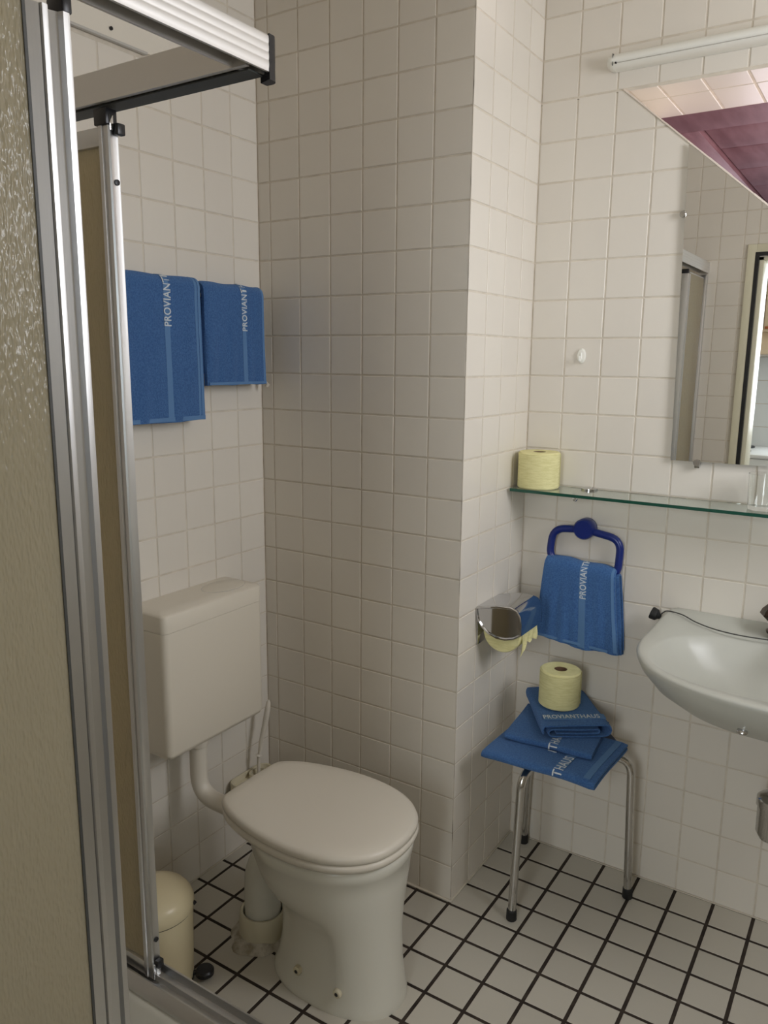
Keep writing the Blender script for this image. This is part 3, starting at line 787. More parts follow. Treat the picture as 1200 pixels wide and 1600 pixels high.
def spiral(wd, layers, th, gap, rad=None):
    """flat zig-zag folded path: layers running left-right with round turns"""
    pts = []; pitch = th+gap
    for l in range(layers):
        z = th/2+l*pitch
        xs_ = [wd*(k/10) for k in range(11)]
        if l % 2: xs_ = xs_[::-1]
        pts += [(x, z) for x in xs_]
        if l < layers-1:
            s = 1 if l % 2 == 0 else -1; xe = xs_[-1]
            for k in range(1, 5):
                a = -math.pi/2+math.pi*k/5
                pts.append((xe+s*pitch/2*math.cos(a), z+pitch/2+pitch/2*math.sin(a)))
    return pts
# bottom towel (largest): corners from the photograph, fold to the left, open end to the right/front
t1 = empty('towel.003', (SX, SY, 0.441)); tag(t1, 'largest folded blue towel, lowest of the pile on the stool', 'towel', 'folded towels on the stool')
oA = Vector((0.364, 0.024, 0)); bL = Vector((0.070, 0.018, 0)); bR = Vector((0.376, 0.250, 0))
a1 = (bR-oA); b1 = (bL-oA)
w1 = warp_for(0.441, 1.0, 0.17)
fold_pad('terry_sheet', t1, [(a1.length-p[0], p[1]) for p in spiral(a1.length, 2, 0.0095, 0.001)], oA+Vector((0, 0, 0.4405)), a1, b1, b1.length, 0.0095, w1, M_TOWEL, seed=2)
def wrapped(mp, r):
    """surface map that rolls down round the fold for a < 0"""
    def f(a, b, off=0.0):
        if a >= 0: return mp(a, b)+Vector((0, 0, off))
        th_ = min(-a/r, 2.6)
        p0 = mp(0, b); ux = (mp(0.01, b)-p0).normalized()
        return p0-ux*((r+off)*math.sin(th_))+Vector((0, 0, off-(r+off)*(1-math.cos(th_))))
    return f
def top_map(org, ax, bx, z, warp):
    org, ax, bx = Vector(org), Vector(ax).normalized(), Vector(bx).normalized()
    return lambda a, b: warp(org+ax*a+bx*b+Vector((0, 0, z)))
def flat_strip(name, parent, m, a0, a1_, b0, b1_, mat, n=20, along='b'):
    bm = bmesh.new(); rings = []
    for k in range(n+1):
        t = k/n
        if along == 'b':
            b = b0+(b1_-b0)*t; P4 = [m(a0, b), m(a1_, b)]
        else:
            a = a0+(a1_-a0)*t; P4 = [m(a, b0), m(a, b1_)]
        rings.append([P4[0]-Vector((0, 0, 0.002)), P4[0], P4[1], P4[1]-Vector((0, 0, 0.002))])
    loft(bm, rings); return finish(name, bm, mat, parent, smooth=60)
m1 = top_map(oA, a1, b1, 0.4405+0.0205+0.0016, w1)
flat_strip('woven_band', t1, m1, 0.002, a1.length-0.002, 0.014, 0.030, M_BAND, along='a')
flat_strip('woven_band', t1, m1, 0.002, a1.length-0.002, 0.080, 0.104, M_BAND, along='a')
f1 = wrapped(m1, 0.0115)
text_on(t1, 'PROVIANTHAUS', 0.033, lambda a, b: f1(-0.143+a*0.84, 0.080+b*1.0, 0.0009))

t2 = empty('towel.004', (SX, SY, 0.463)); tag(t2, 'folded blue towel in the middle of the pile on the stool', 'towel', 'folded towels on the stool')
o2 = Vector((0.326, 0.112, 0)); l2 = Vector((0.096, 0.098, 0)); f2 = Vector((0.305, 0.315, 0))
a2 = (f2-o2); b2 = (l2-o2)
w2 = warp_for(0.463, 1.0, 0.155)
fold_pad('terry_sheet', t2, [(a2.length-p[0], p[1]) for p in spiral(a2.length, 2, 0.0075, 0.001)], o2+Vector((0, 0, 0.4625)), a2, b2, b2.length, 0.0075, w2, M_TOWEL, seed=5)
m2 = top_map(o2, a2, b2, 0.4625+0.0160+0.0016, w2)
flat_strip('woven_band', t2, m2, 0.002, a2.length-0.002, 0.088, 0.110, M_BAND, along='a')
f2_ = wrapped(m2, 0.0112)
text_on(t2, 'PROVIANTHAUS', 0.031, lambda a, b: f2_(-0.131+a*0.82, 0.088+b*1.05, 0.0009))

t3 = empty('towel.005', (SX, SY, 0.484)); tag(t3, 'smallest blue towel, rolled fold facing out, on top of the stool pile under the roll', 'towel', 'folded towels on the stool')
o3 = Vector((0.196, 0.118, 0)); r3 = Vector((0.338, 0.222, 0)); bk = Vector((0.060, 0.330, 0))
a3 = (r3-o3); b3 = (bk-o3)
w3 = warp_for(0.484, 2.0, 0.17)
wd = a3.length; pitch = 0.0095
pa = []
# outer loop going round, then tucked in (reads as a flattened spiral from the front)
def arc(cx, cz, r, a0, a1_, n): return [(cx+r*math.cos(math.radians(a0+(a1_-a0)*k/n)), cz+r*math.sin(math.radians(a0+(a1_-a0)*k/n))) for k in range(n+1)]
H = 0.037
pa += [(wd*0.18+(wd*0.58)*k/8, H*0.36) for k in range(9)]
pa += arc(wd*0.80, H*0.50, H*0.14, -90, 90, 4)
pa += [(wd*0.78-(wd*0.66)*k/8, H*0.64) for k in range(1, 9)]
pa += [(wd*0.085, H*0.55), (wd*0.065, H*0.45), (wd*0.07, H*0.30), (wd*0.10, H*0.16)]
pa += [(wd*0.13+(wd*0.76)*k/9, H*0.12) for k in range(10)]
pa += arc(wd*0.92, H*0.52, H*0.40, -90, 90, 6)
pa += [(wd*0.92-(wd*0.88)*k/9, H*0.92+0.0016*math.sin(k*0.5)) for k in range(1, 10)]
pa += [(0.0, H*0.86), (-0.003, H*0.70), (-0.0035, H*0.5), (-0.002, H*0.33)]
fold_pad('terry_sheet', t3, pa, o3+Vector((0, 0, 0.4795)), a3, b3, b3.length, 0.0062, w3, M_TOWEL, seed=8, taper=0.12)
def m3(a, b):
    an, bn = a3.normalized(), b3.normalized()
    return w3(o3+an*a+bn*b+Vector((0, 0, 0.4795+H*0.92+0.0050)))
flat_strip('woven_band', t3, m3, 0.004, wd-0.006, 0.031, 0.058, M_BAND, along='a')
text_on(t3, 'PROVIANTHAUS', 0.0255, lambda a, b: m3(0.004+a*0.77, 0.034+b*1.2)+Vector((0, 0, 0.0010)))
paper_roll('toilet_roll.002', (0.180, 0.262, 0.5195), 0.055, 0.100, 'yellow toilet roll standing on the towel pile on the stool')

# ------------------------------------------------------------ toilet
TY = -0.378
tl = empty('toilet', (-0.1, TY, 0)); tag(tl, 'white floor-standing toilet with its lid closed', 'toilet')
half = [(-0.372, 0.0), (-0.371, 0.06), (-0.366, 0.098), (-0.345, 0.120), (-0.300, 0.142), (-0.235, 0.160), (-0.160, 0.170), (-0.085, 0.168), (-0.015, 0.150), (0.038, 0.115), (0.070, 0.068), (0.081, 0.0)]
outl = [Vector((x, y)) for x, y in half]+[Vector((x, -y)) for x, y in half[1:-1][::-1]]
outl = catmull(outl, 4)
def oring(z, d, dx=0.0, dome=0.0):
    c = Vector((-0.145, 0)); r = []
    for p in outl:
        v = p-c; L_ = v.length; q = c+v*((L_-d)/L_)
        r.append((q.x+dx, TY+q.y, z))
    return r
bm = bmesh.new(); loft(bm, [oring(0.407, 0.004), oring(0.409, 0.0005), oring(0.418, 0.0), oring(0.424, 0.0025), oring(0.4275, 0.010), oring(0.430, 0.035), oring(0.4315, 0.08), oring(0.432, 0.14)])
finish('lid', bm, M_PLWHITE, tl, smooth=60)
bm = bmesh.new(); loft(bm, [oring(0.3865, 0.006), oring(0.388, 0.002), oring(0.398, 0.000, 0.002), oring(0.4045, 0.003, 0.002), oring(0.4062, 0.010)])
finish('seat', bm, M_PLWHITE, tl, smooth=60)
for s in (-1, 1):
    bm = bmesh.new(); lathe(bm, [(0.010, -0.022), (0.012, -0.020), (0.012, 0.020), (0.010, 0.022)], (-0.355, TY+s*0.072, 0.400), 16, 'Y'); finish('hinge', bm, M_PLWHITE, tl)
def bring(z, xb, xf, h, n, pinch, blend=0.0):
    r = []; xc = (xb+xf)/2; a = (xf-xb)/2; N2 = 64
    for k in range(N2):
        th_ = 2*math.pi*k/N2
        c_, s_ = math.cos(th_), math.sin(th_)
        x = xc+a*math.copysign(abs(c_)**(2/n), c_)
        y = h*math.copysign(abs(s_)**(2/n), s_)
        w = 1-pinch*(1-sm(xf-0.135, xf-0.075, x))*sm(xb+0.0, xb+0.05, x)
        # egg shape: narrower to the back near the rim
        w *= 1-blend*0.32*(1-sm(-0.36, -0.16, x))
        r.append((x, TY+y*w, z))
    return r
rings = [bring(0.0, -0.268, 0.074, 0.110, 2.3, 0), bring(0.010, -0.268, 0.074, 0.110, 2.3, 0), bring(0.020, -0.263, 0.072, 0.107, 2.3, 0.03), bring(0.045, -0.256, 0.068, 0.106, 2.2, 0.08),
         bring(0.09, -0.246, 0.062, 0.107, 2.2, 0.20), bring(0.15, -0.240, 0.058, 0.110, 2.2, 0.24), bring(0.19, -0.245, 0.058, 0.116, 2.2, 0.18), bring(0.220, -0.262, 0.059, 0.125, 2.2, 0.09, 0.3),
         bring(0.245, -0.290, 0.061, 0.134, 2.2, 0.03, 0.7), bring(0.275, -0.322, 0.064, 0.144, 2.2, 0, 0.95), bring(0.310, -0.345, 0.068, 0.153, 2.2, 0, 1), bring(0.350, -0.355, 0.071, 0.161, 2.2, 0, 1),
         bring(0.353, -0.357, 0.0735, 0.1635, 2.2, 0, 1), bring(0.372, -0.359, 0.076, 0.166, 2.2, 0, 1), bring(0.381, -0.357, 0.074, 0.164, 2.2, 0, 1), bring(0.385, -0.345, 0.064, 0.154, 2.2, 0, 1)]
bm = bmesh.new(); loft(bm, rings); finish('bowl', bm, M_CERAMIC, tl, smooth=70)
bm = bmesh.new(); tube(bm, catmull([(-0.235, TY, 0.245), (-0.275, TY, 0.240), (-0.312, TY, 0.222), (-0.333, TY+.002, 0.18), (-0.340, TY+.004, 0.13), (-0.342, TY+.006, 0.09), (-0.342, TY+.006, 0.055)], 5, False), 0.0455, 28)
finish('outlet', bm, M_CERAMIC, tl, smooth=60)
bm = bmesh.new(); lathe(bm, [(0.062, 0.004), (0.061, 0.040), (0.0585, 0.067), (0.0555, 0.0705), (0.050, 0.070), (0.0495, 0.040)], (-0.342, TY+.006, 0.0), 36); finish('floor_collar', bm, M_CREAM, tl, label='yellowed plastic floor collar')
bm = bmesh.new(); rings = []
for (r_, z_) in ((0.086, 0.0005), (0.080, 0.007), (0.070, 0.013), (0.061, 0.016)):
    rings.append([(-0.342+(r_+0.006*math.sin(3*a_)+0.004*math.sin(7*a_+1))*math.cos(a_), TY+.006+(r_+0.006*math.sin(3*a_)+0.004*math.sin(7*a_+1))*math.sin(a_), z_+0.002*math.sin(5*a_) if z_ > 0.001 else z_) for a_ in [2*math.pi*k/40 for k in range(40)]])
loft(bm, rings); finish('mortar_bed', bm, noise_bump(noise_col(P('mortar', (0.5, 0.46, 0.38), 0.9), (0.35, 0.30, 0.22), (0.62, 0.58, 0.50), 40), 90, 0.8, 0.003), tl, label='rough beige mortar around the collar')
for (sx, sy) in ((-0.147, -0.1000), (-0.030, -0.1035)):
    for s in (1, -1):
        bm = bmesh.new(); lathe(bm, [(0.0105, -0.006), (0.0105, 0.004), (0.0085, 0.0060), (0.0048, 0.0063), (0.0042, 0.003)], (0, 0, 0), 18, 'Y')
        yy = TY+s*sy*0.955
        for v in bm.verts: v.co = Vector((sx+v.co.x, yy-(v.co.y if s > 0 else -v.co.y), 0.056+v.co.z))
        sc_ = finish('screw_cap', bm, M_CREAM, tl, label='small beige fixing screw cap')
        bm = bmesh.new(); lathe(bm, [(0.0044, 0.0), (0.0044, 0.0012)], (0, 0, 0), 12, 'Y')
        for v in bm.verts: v.co = Vector((sx+v.co.x, yy-(0.0055+v.co.y if s > 0 else -0.0055-v.co.y), 0.056+v.co.z))
        finish('screw_head', bm, M_BLACK, sc_)

# ------------------------------------------------------------ cistern and flush pipe
CY0, CY1, CX1 = -0.506, -0.163, -0.510
cs = empty('cistern', (XL, (CY0+CY1)/2, 0.49)); tag(cs, 'white plastic toilet cistern on the left wall', 'cistern')
def rrect(y0, y1, x0, x1, r, z, n=6, bulge=0.0):
    """plan outline with rounded front corners (x1 = front)"""
    pts_ = [(x0, y0), (x0, y1)]
    for cx, cy, a0 in ((x1-r, y1-r, 90), (x1-r, y0+r, 0)):
        for k in range(n+1):
            a = math.radians(a0-90*k/n)
            pts_.append((cx+r*math.cos(a), cy+r*math.sin(a)))
    out = []
    for i, (x, y) in enumerate(pts_):
        out.append((x+(bulge*(1-((y-(y0+y1)/2)/((y1-y0)/2))**2) if i > 1 else 0), y, z))
    return out
bm = bmesh.new()
loft(bm, [rrect(CY0+.012, CY1-.012, XL+.0005, CX1-.014, 0.012, 0.477), rrect(CY0+.004, CY1-.004, XL+.0005, CX1-.004, 0.014, 0.481), rrect(CY0, CY1, XL+.0005, CX1, 0.016, 0.492), rrect(CY0, CY1, XL+.0005, CX1, 0.016, 0.8005)])
finish('tank', bm, M_CISTERN, cs, smooth=50)
bm = bmesh.new()
loft(bm, [rrect(CY0, CY1, XL+.0005, CX1+.0005, 0.016, 0.8012), rrect(CY0, CY1, XL+.0005, CX1+.0005, 0.016, 0.840), rrect(CY0+.001, CY1-.001, XL+.0005, CX1-.0012, 0.015, 0.8425), rrect(CY0+.005, CY1-.005, XL+.0005, CX1-.006, 0.012, 0.8465), rrect(CY0+.03, CY1-.03, XL+.0005, CX1-.05, 0.01, 0.8475)])
finish('cistern_lid', bm, M_CISTERN, cs, smooth=50)
bm = bmesh.new(); c_ = (-0.577, -0.240); rings = []
for (s, z) in ((1.0, 0.8472), (1.0, 0.8478), (0.97, 0.8484), (0.3, 0.8486)):
    rings.append([(c_[0]+0.044*s*math.cos(2*math.pi*k/32), c_[1]+0.066*s*math.sin(2*math.pi*k/32), z) for k in range(32)])
loft(bm, rings); finish('flush_button', bm, M_CISTERN, cs, smooth=50)
bm = bmesh.new(); tube(bm, [(c_[0]+0.0448*math.cos(2*math.pi*k/32), c_[1]+0.0668*math.sin(2*math.pi*k/32), 0.8474) for k in range(33)], 0.0005, 6); finish('button_groove', bm, M_PIPEGREY, cs)
fp = empty('flush_pipe', (-0.553, -0.378, 0.4)); tag(fp, 'thick white plastic flush pipe from cistern to toilet', 'pipe')
bm = bmesh.new(); tube(bm, fillet([(-0.553, -0.372, 0.476), (-0.553, -0.374, 0.318), (-0.36, TY, 0.318)], 0.062, 10), 0.0225, 22); finish('pipe_body', bm, M_PLWHITE, fp)
bm = bmesh.new(); lathe(bm, [(0.026, 0.456), (0.028, 0.460), (0.028, 0.4765)], (-0.553, -0.372, 0), 24); finish('collar_nut', bm, M_PLWHITE, fp)
bm = bmesh.new(); lathe(bm, [(0.0225, -0.385), (0.030, -0.383), (0.030, -0.352), (0.0225, -0.350)], (0, TY, 0.318), 24, 'X'); finish('rubber_sleeve', bm, M_PLWHITE, fp)

# ------------------------------------------------------------ toilet brush
br = empty('toilet_brush_holder', (-0.598, -0.11, 0.0)); tag(br, 'yellowed cream toilet brush holder on the wall behind the toilet', 'brush holder')
bm = bmesh.new(); rings = []
def rr2(cx, cy, hx, hy, r, z, n=5):
    o_ = []
    for (sx_, sy_, a0) in ((1, 1, 0), (-1, 1, 90), (-1, -1, 180), (1, -1, 270)):
        for k in range(n+1):
            a = math.radians(a0+90*k/n); o_.append((cx+sx_*(hx-r)+r*math.cos(a), cy+sy_*(hy-r)+r*math.sin(a), z))
    return o_
loft(bm, [rr2(-0.598, -0.115, 0.034, 0.070, 0.028, 0.150), rr2(-0.598, -0.115, 0.038, 0.074, 0.03, 0.158), rr2(-0.598, -0.115, 0.040, 0.078, 0.03, 0.232), rr2(-0.598, -0.115, 0.038, 0.076, 0.03, 0.236), rr2(-0.598, -0.115, 0.032, 0.070, 0.026, 0.236), rr2(-0.598, -0.115, 0.030, 0.068, 0.026, 0.222)])
finish('tray', bm, M_CREAM, br)
bm = bmesh.new(); lathe(bm, [(0.027, 0.2225), (0.027, 0.238), (0.021, 0.240), (0.019, 0.232), (0.017, 0.2225)], (-0.598, -0.098, 0), 24); finish('socket', bm, M_CREAM, br)
tbh = empty('toilet_brush', (-0.598, -0.098, 0.225)); tag(tbh, 'white toilet brush handle standing up beside the cistern', 'toilet brush')
bm = bmesh.new()
hp = [(-0.598, -0.098, 0.2228), (-0.597, -0.0975, 0.25), (-0.596, -0.097, 0.288), (-0.596, -0.097, 0.292), (-0.5945, -0.0955, 0.296), (-0.590, -0.091, 0.34), (-0.583, -0.080, 0.39), (-0.578, -0.074, 0.435), (-0.576, -0.072, 0.456), (-0.5755, -0.0715, 0.462)]
tube(bm, hp, [0.0052, 0.005, 0.005, 0.0095, 0.0052, 0.0066, 0.0088, 0.0082, 0.006, 0.002], 14); finish('handle', bm, M_PLWHITE, tbh)

# ------------------------------------------------------------ pedal bin
BX, BY, BR = -0.440, -0.630, 0.0865
bn = empty('pedal_bin', (BX, BY, 0)); tag(bn, 'cream pedal bin behind the shower track beside the toilet', 'bin')
bm = bmesh.new(); lathe(bm, [(BR*0.9, 0.004), (BR*0.93, 0.0095), (BR*0.95, 0.02), (BR, 0.183), (BR, 0.193)], (BX, BY, 0), 48); finish('body', bm, M_BIN, bn, smooth=50)
bm = bmesh.new(); lathe(bm, [(BR*0.96, 0.1955), (BR*1.03, 0.1965), (BR*1.04, 0.204), (BR*1.03, 0.212), (BR*0.98, 0.224), (BR*0.88, 0.235), (BR*0.6, 0.246), (BR*0.3, 0.251), (0.002, 0.252)], (BX, BY, 0), 48); finish('lid', bm, M_BIN, bn, smooth=60)
bm = bmesh.new(); lathe(bm, [(BR*0.9, 0.1930), (BR*1.006, 0.1932), (BR*1.006, 0.1952), (BR*0.9, 0.1954)], (BX, BY, 0), 48); finish('lid_seam', bm, M_BLACK, bn)
bm = bmesh.new(); lathe(bm, [(BR*0.92, 0.0004), (BR*0.94, 0.003), (BR*0.92, 0.006)], (BX, BY, 0), 40); finish('base_ring', bm, M_BLACK, bn)
pd = Vector((0.80, 0.60, 0)).normalized()
bm = bmesh.new(); c_ = Vector((BX, BY, 0))+pd*(BR+0.022)
lathe(bm, [(0.018, 0.012), (0.0215, 0.015), (0.0215, 0.024), (0.018, 0.028), (0.002, 0.029)], c_, 24); finish('pedal', bm, M_BLACK, bn)
bm = bmesh.new(); tube(bm, [Vector((BX, BY, 0.018))+pd*(BR-0.01), Vector((BX, BY, 0.019))+pd*(BR+0.006)], 0.006, 10); finish('pedal_lever', bm, M_BLACK, bn)
bm = bmesh.new(); tube(bm, [Vector((BX, BY, 0.204))+Vector((0.83, 0.55, 0))*BR*1.03, Vector((BX, BY, 0.207))+Vector((0.80, 0.60, 0))*BR*1.075], 0.0045, 8); finish('lid_tab', bm, M_BLACK, bn)

# ------------------------------------------------------------ shower
EX, EY = 0.065, -0.760      # outer corner of the enclosure
ty_ = empty('shower_tray', (-0.29, -1.1, 0)); tag(ty_, 'raised white shower tray below the aluminium track', 'shower tray')
bm = bmesh.new()
prism(bm, [(XL+.002, YF+.002), (EX-0.002, YF+.002), (EX-0.002, EY-0.002), (XL+.002, EY-0.002)], 0.0, 0.13, 2)
finish('plinth', bm, M_TILE, ty_, smooth=0)
bm = bmesh.new()
def trr(d, z, r):
    return rr2((XL+EX)/2, (YF+EY)/2, (EX-XL)/2-0.002-d, (EY-YF)/2-0.002-d, r, z, 6)
loft(bm, [trr(0, 0.1305, 0.02), trr(0, 0.190, 0.02), trr(0.004, 0.198, 0.02), trr(0.06, 0.199, 0.05), trr(0.075, 0.192, 0.06), trr(0.095, 0.150, 0.07), trr(0.12, 0.140, 0.07)])
finish('basin', bm, M_CERAMIC, ty_, smooth=50)

en = empty('shower_enclosure', (EX, EY, 0.2)); tag(en, 'corner shower enclosure of aluminium frames and cream structured panels', 'shower enclosure')
ZT0, ZT1 = 1.843, 1.892
def flute(a, b, n, depth, steps=10):
    """points from a to b along one axis with shallow half-round flutes: returns (pos, offset)"""
    out = []
    for k in range(n*steps+1):
        t = k/(n*steps); out.append((a+(b-a)*t, -depth*abs(math.sin(math.pi*n*t))**0.8))
    return out
# top rails: C-section, fluted face outside, two tracks below
def rail_A():
    pr = [(EX+off, z) for z, off in flute(ZT0+0.004, ZT1-0.002, 4, -0.0006)]
    pr = [(EX, ZT0)]+pr+[(EX-0.002, ZT1), (EX-0.040, ZT1), (EX-0.042, ZT1-0.002), (EX-0.042, ZT0+0.003), (EX-0.038, ZT0+0.003), (EX-0.038, ZT1-0.006),
                          (EX-0.023, ZT1-0.006), (EX-0.023, ZT0+0.012), (EX-0.019, ZT0+0.012), (EX-0.019, ZT1-0.006), (EX-0.004, ZT1-0.006), (EX-0.004, ZT0)]
    bm = bmesh.new(); prism(bm, pr, YF+0.001, EY-0.0062, 1); return bm
finish('top_rail', rail_A(), M_ALUH, en, smooth=35)
def rail_B():
    pr = [(EY+off, z) for z, off in flute(ZT0+0.004, ZT1-0.002, 4, -0.0006)]
    pr = [(EY, ZT0)]+pr+[(EY-0.002, ZT1), (EY-0.040, ZT1), (EY-0.042, ZT1-0.002), (EY-0.042, ZT0+0.001), (EY-0.034, ZT0+0.001), (EY-0.034, ZT1-0.006),
                          (EY-0.023, ZT1-0.006), (EY-0.023, ZT0+0.010), (EY-0.019, ZT0+0.010), (EY-0.019, ZT1-0.006), (EY-0.010, ZT1-0.006), (EY-0.010, ZT0)]
    bm = bmesh.new()
    prism(bm, pr, XL+0.001, EX-0.0125, 0); return bm
finish('top_rail', rail_B(), M_ALUH, en, smooth=35)
bm = bmesh.new(); box(bm, (XL+.002, EY-0.032, ZT0-0.0022), (EX-0.016, EY+0.0005, ZT0-0.0002)); finish('rail_gasket', bm, M_GASKET, en)
# black corner cap
bm = bmesh.new()
cc = [(EX-0.020, EY+0.0005), (EX-0.0005, EY-0.0058), (EX+0.001, EY-0.0058)]
for k in range(9):
    a = math.radians(90*k/8); cc.append((EX-0.0115+0.0125*math.cos(a), EY+0.0020+0.0125*math.sin(a)))
cc += [(EX-0.022, EY+0.0145), (EX-0.022, EY+0.0005)]
prism(bm, cc, ZT0-0.010, ZT1+0.001, 2)
finish('corner_cap', bm, M_BLACK, en, smooth=40)
# bottom tracks
for ax_ in (0, 1):
    pr = [(0, 0.1995), (0, 0.226), (-0.004, 0.2265), (-0.0045, 0.208), (-0.022, 0.206), (-0.0225, 0.219), (-0.026, 0.2195), (-0.0265, 0.207), (-0.044, 0.207), (-0.0445, 0.221), (-0.048, 0.2215), (-0.062, 0.209), (-0.066, 0.203), (-0.066, 0.1995)]
    bm = bmesh.new()
    if ax_ == 0: prism(bm, [(EY+p[0], p[1]) for p in pr], XL+0.001, EX-0.001, 0)
    else: prism(bm, [(EX+p[0], p[1]) for p in pr], YF+0.001, EY-0.067, 1)
    finish('bottom_track', bm, M_ALU, en, smooth=35)
DZ_A, DZ_B = 0.212, 1.812
def profile_v(x0, x1, y0, y1, z0, z1, ribs):
    """vertical door stile; ribs = list of (t0,t1,height) across the +x face"""
    bm = bmesh.new(); pts_ = [(x0, y1), (x0, y0)]
    cur = []
    for (ya, yb, h, rnd) in ribs:
        n_ = 7
        for k in range(n_+1):
            t = k/n_; y = ya+(yb-ya)*t
            cur.append((x1+(h*(min(1.0, 2.2*math.sin(math.pi*t))**0.7) if rnd else h+0.30*(y-ya)), y))
    pts_ += cur
    prism(bm, pts_, z0, z1, 2); return bm
# door A (near): outer face towards the room (+x)
da = finish('sliding_door', profile_v(EX-0.034, EX-0.012, -1.141, -1.089, DZ_A, DZ_B,
            [(-1.141, -1.1262, -0.002, False), (-1.126, -1.1165, 0.0060, True), (-1.116, -1.1008, -0.006, False), (-1.1005, -1.089, 0.0060, True)]), M_ALU, en, smooth=35)
bm = bmesh.new(); box(bm, (EX-0.0165, -1.40, DZ_A+0.03), (EX-0.0130, -1.1405, DZ_B+0.006)); finish('panel', bm, M_PANE, da, smooth=0, label='rippled cream acrylic panel')
bm = bmesh.new(); box(bm, (EX-0.0129, -1.1450, DZ_A+0.03), (EX-0.0112, -1.1413, DZ_B)); finish('panel_gasket', bm, M_RECEIV, da)
bm = bmesh.new(); box(bm, (EX-0.036, -1.0985, DZ_B+0.0002), (EX-0.007, -1.086, DZ_B+0.018), 0.002); finish('end_cap', bm, M_BLACK, da)
for z0, z1 in ((DZ_A, DZ_A+0.03), (DZ_B+0.006, DZ_B+0.012)):
    bm = bmesh.new(); box(bm, (EX-0.032, -1.40, z0), (EX-0.014, -1.1435, z1), 0.002); finish('door_rail', bm, M_ALU, da)
bm = bmesh.new(); box(bm, (EX-0.034, YF+0.001, 0.229), (EX-0.002, -1.402, 1.836), 0.003); finish('wall_profile', bm, M_ALU, en)
# door B (far): end face towards +x, inner face towards -y
DBX = -0.258
bm = bmesh.new()
prism(bm, [(DBX-0.022, EY-0.034), (DBX-0.014, EY-0.034), (DBX-0.013, EY-0.031), (DBX-0.002, EY-0.031), (DBX, EY-0.028), (DBX-0.0012, EY-0.021), (DBX, EY-0.014), (DBX, EY-0.012), (DBX-0.022, EY-0.012)], DZ_A, DZ_B, 2)
db = finish('sliding_door', bm, M_ALU, en, smooth=35)
bm = bmesh.new(); box(bm, (XL+0.03, EY-0.025, DZ_A+0.03), (DBX-0.0245, EY-0.021, DZ_B-0.03)); finish('panel', bm, M_PANE, db, smooth=0, label='rippled cream acrylic panel')
for z0, z1 in ((DZ_A, DZ_A+0.03), (DZ_B-0.03, DZ_B)):
    bm = bmesh.new(); box(bm, (XL+0.03, EY-0.032, z0), (DBX-0.0245, EY-0.014, z1), 0.002); finish('door_rail', bm, M_ALU, db)
bm = bmesh.new(); box(bm, (DBX-0.030, EY-0.036, DZ_B+0.0005), (DBX+0.001, EY-0.013, DZ_B+0.026), 0.002); box(bm, (DBX+0.0005, EY-0.022, DZ_B-0.014), (DBX+0.012, EY-0.006, DZ_B+0.004), 0.002); finish('end_cap', bm, M_BLACK, db)
bm = bmesh.new(); box(bm, (DBX+0.0014, EY-0.030, DZ_B-0.008), (DBX+0.003, EY-0.0225, DZ_B+0.016), 0.0005); finish('roller_plate', bm, M_CHROME, db)
for z in (1.725, 0.295):
    bm = bmesh.new(); lathe(bm, [(0.0048, DBX-0.0005), (0.0048, DBX+0.0016), (0.003, DBX+0.002)], (0, EY-0.019, z), 14, 'X'); finish('stop_hole_plug', bm, M_BLACK, db)
bm = bmesh.new(); box(bm, (DBX+0.0005, EY-0.026, 0.236), (DBX+0.011, EY-0.012, 0.252), 0.001); finish('guide_block', bm, M_BLACK, db)
bm = bmesh.new(); box(bm, (DBX+0.001, EY-0.0335, 0.214), (DBX+0.006, EY-0.0265, 0.246), 0.001); finish('guide_clip', bm, M_CHROME, db)
bm = bmesh.new(); box(bm, (XL+0.0008, EY-0.040, 0.229), (XL+0.028, EY-0.002, 1.836), 0.003); finish('wall_profile', bm, M_ALU, en)

# ------------------------------------------------------------ washbasin
SCX = 0.735
sk = empty('washbasin', (SCX, YM, 0.80)); tag(sk, 'white ceramic washbasin on the mirror wall', 'washbasin')
hs = [(0.0, 0.3868), (0.20, 0.3868), (0.292, 0.3868), (0.305, 0.370), (0.318, 0.25), (0.321, 0.15), (0.305, 0.055), (0.255, -0.030), (0.18, -0.085), (0.09, -0.112), (0.0, -0.120)]
def catopen(): 
    L_ = [Vector((-x, y)) for x, y in hs[3:]]
    L_ = catmull(L_, 6, False)
    return L_
lh = catopen()
so = [Vector((0.0, 0.3868)), Vector((-0.15, 0.3868)), Vector((-0.292, 0.3868))]+lh
so = so+[Vector((-p.x, p.y)) for p in so[1:-1][::-1]]
def rimz(x, y): return 0.790+0.018*sm(0.20, 0.36, y)
def sring(scale, z=None, c=(0.0, 0.16), dz=0.0, yscale=None, wallfix=True):
    r = []
    for p in so:
        ys_ = yscale if yscale else scale
        q = Vector((c[0]+(p.x-c[0])*scale, c[1]+(p.y-c[1])*ys_))
        if wallfix and p.y > 0.38: q.y = 0.3868
        r.append((SCX+q.x, q.y, (z if z is not None else rimz(q.x, q.y))+dz))
    return r
def inner(sx, sy, cy, z, n=2.6):
    r = []; N3 = len(so)
    for p in so:
        a = math.atan2(p.y-0.16, p.x)
        c_, s_ = math.cos(a), math.sin(a)
        r.append((SCX+sx*math.copysign(abs(c_)**(2/n), c_), cy+sy*math.copysign(abs(s_)**(2/n), s_), z))
    return r
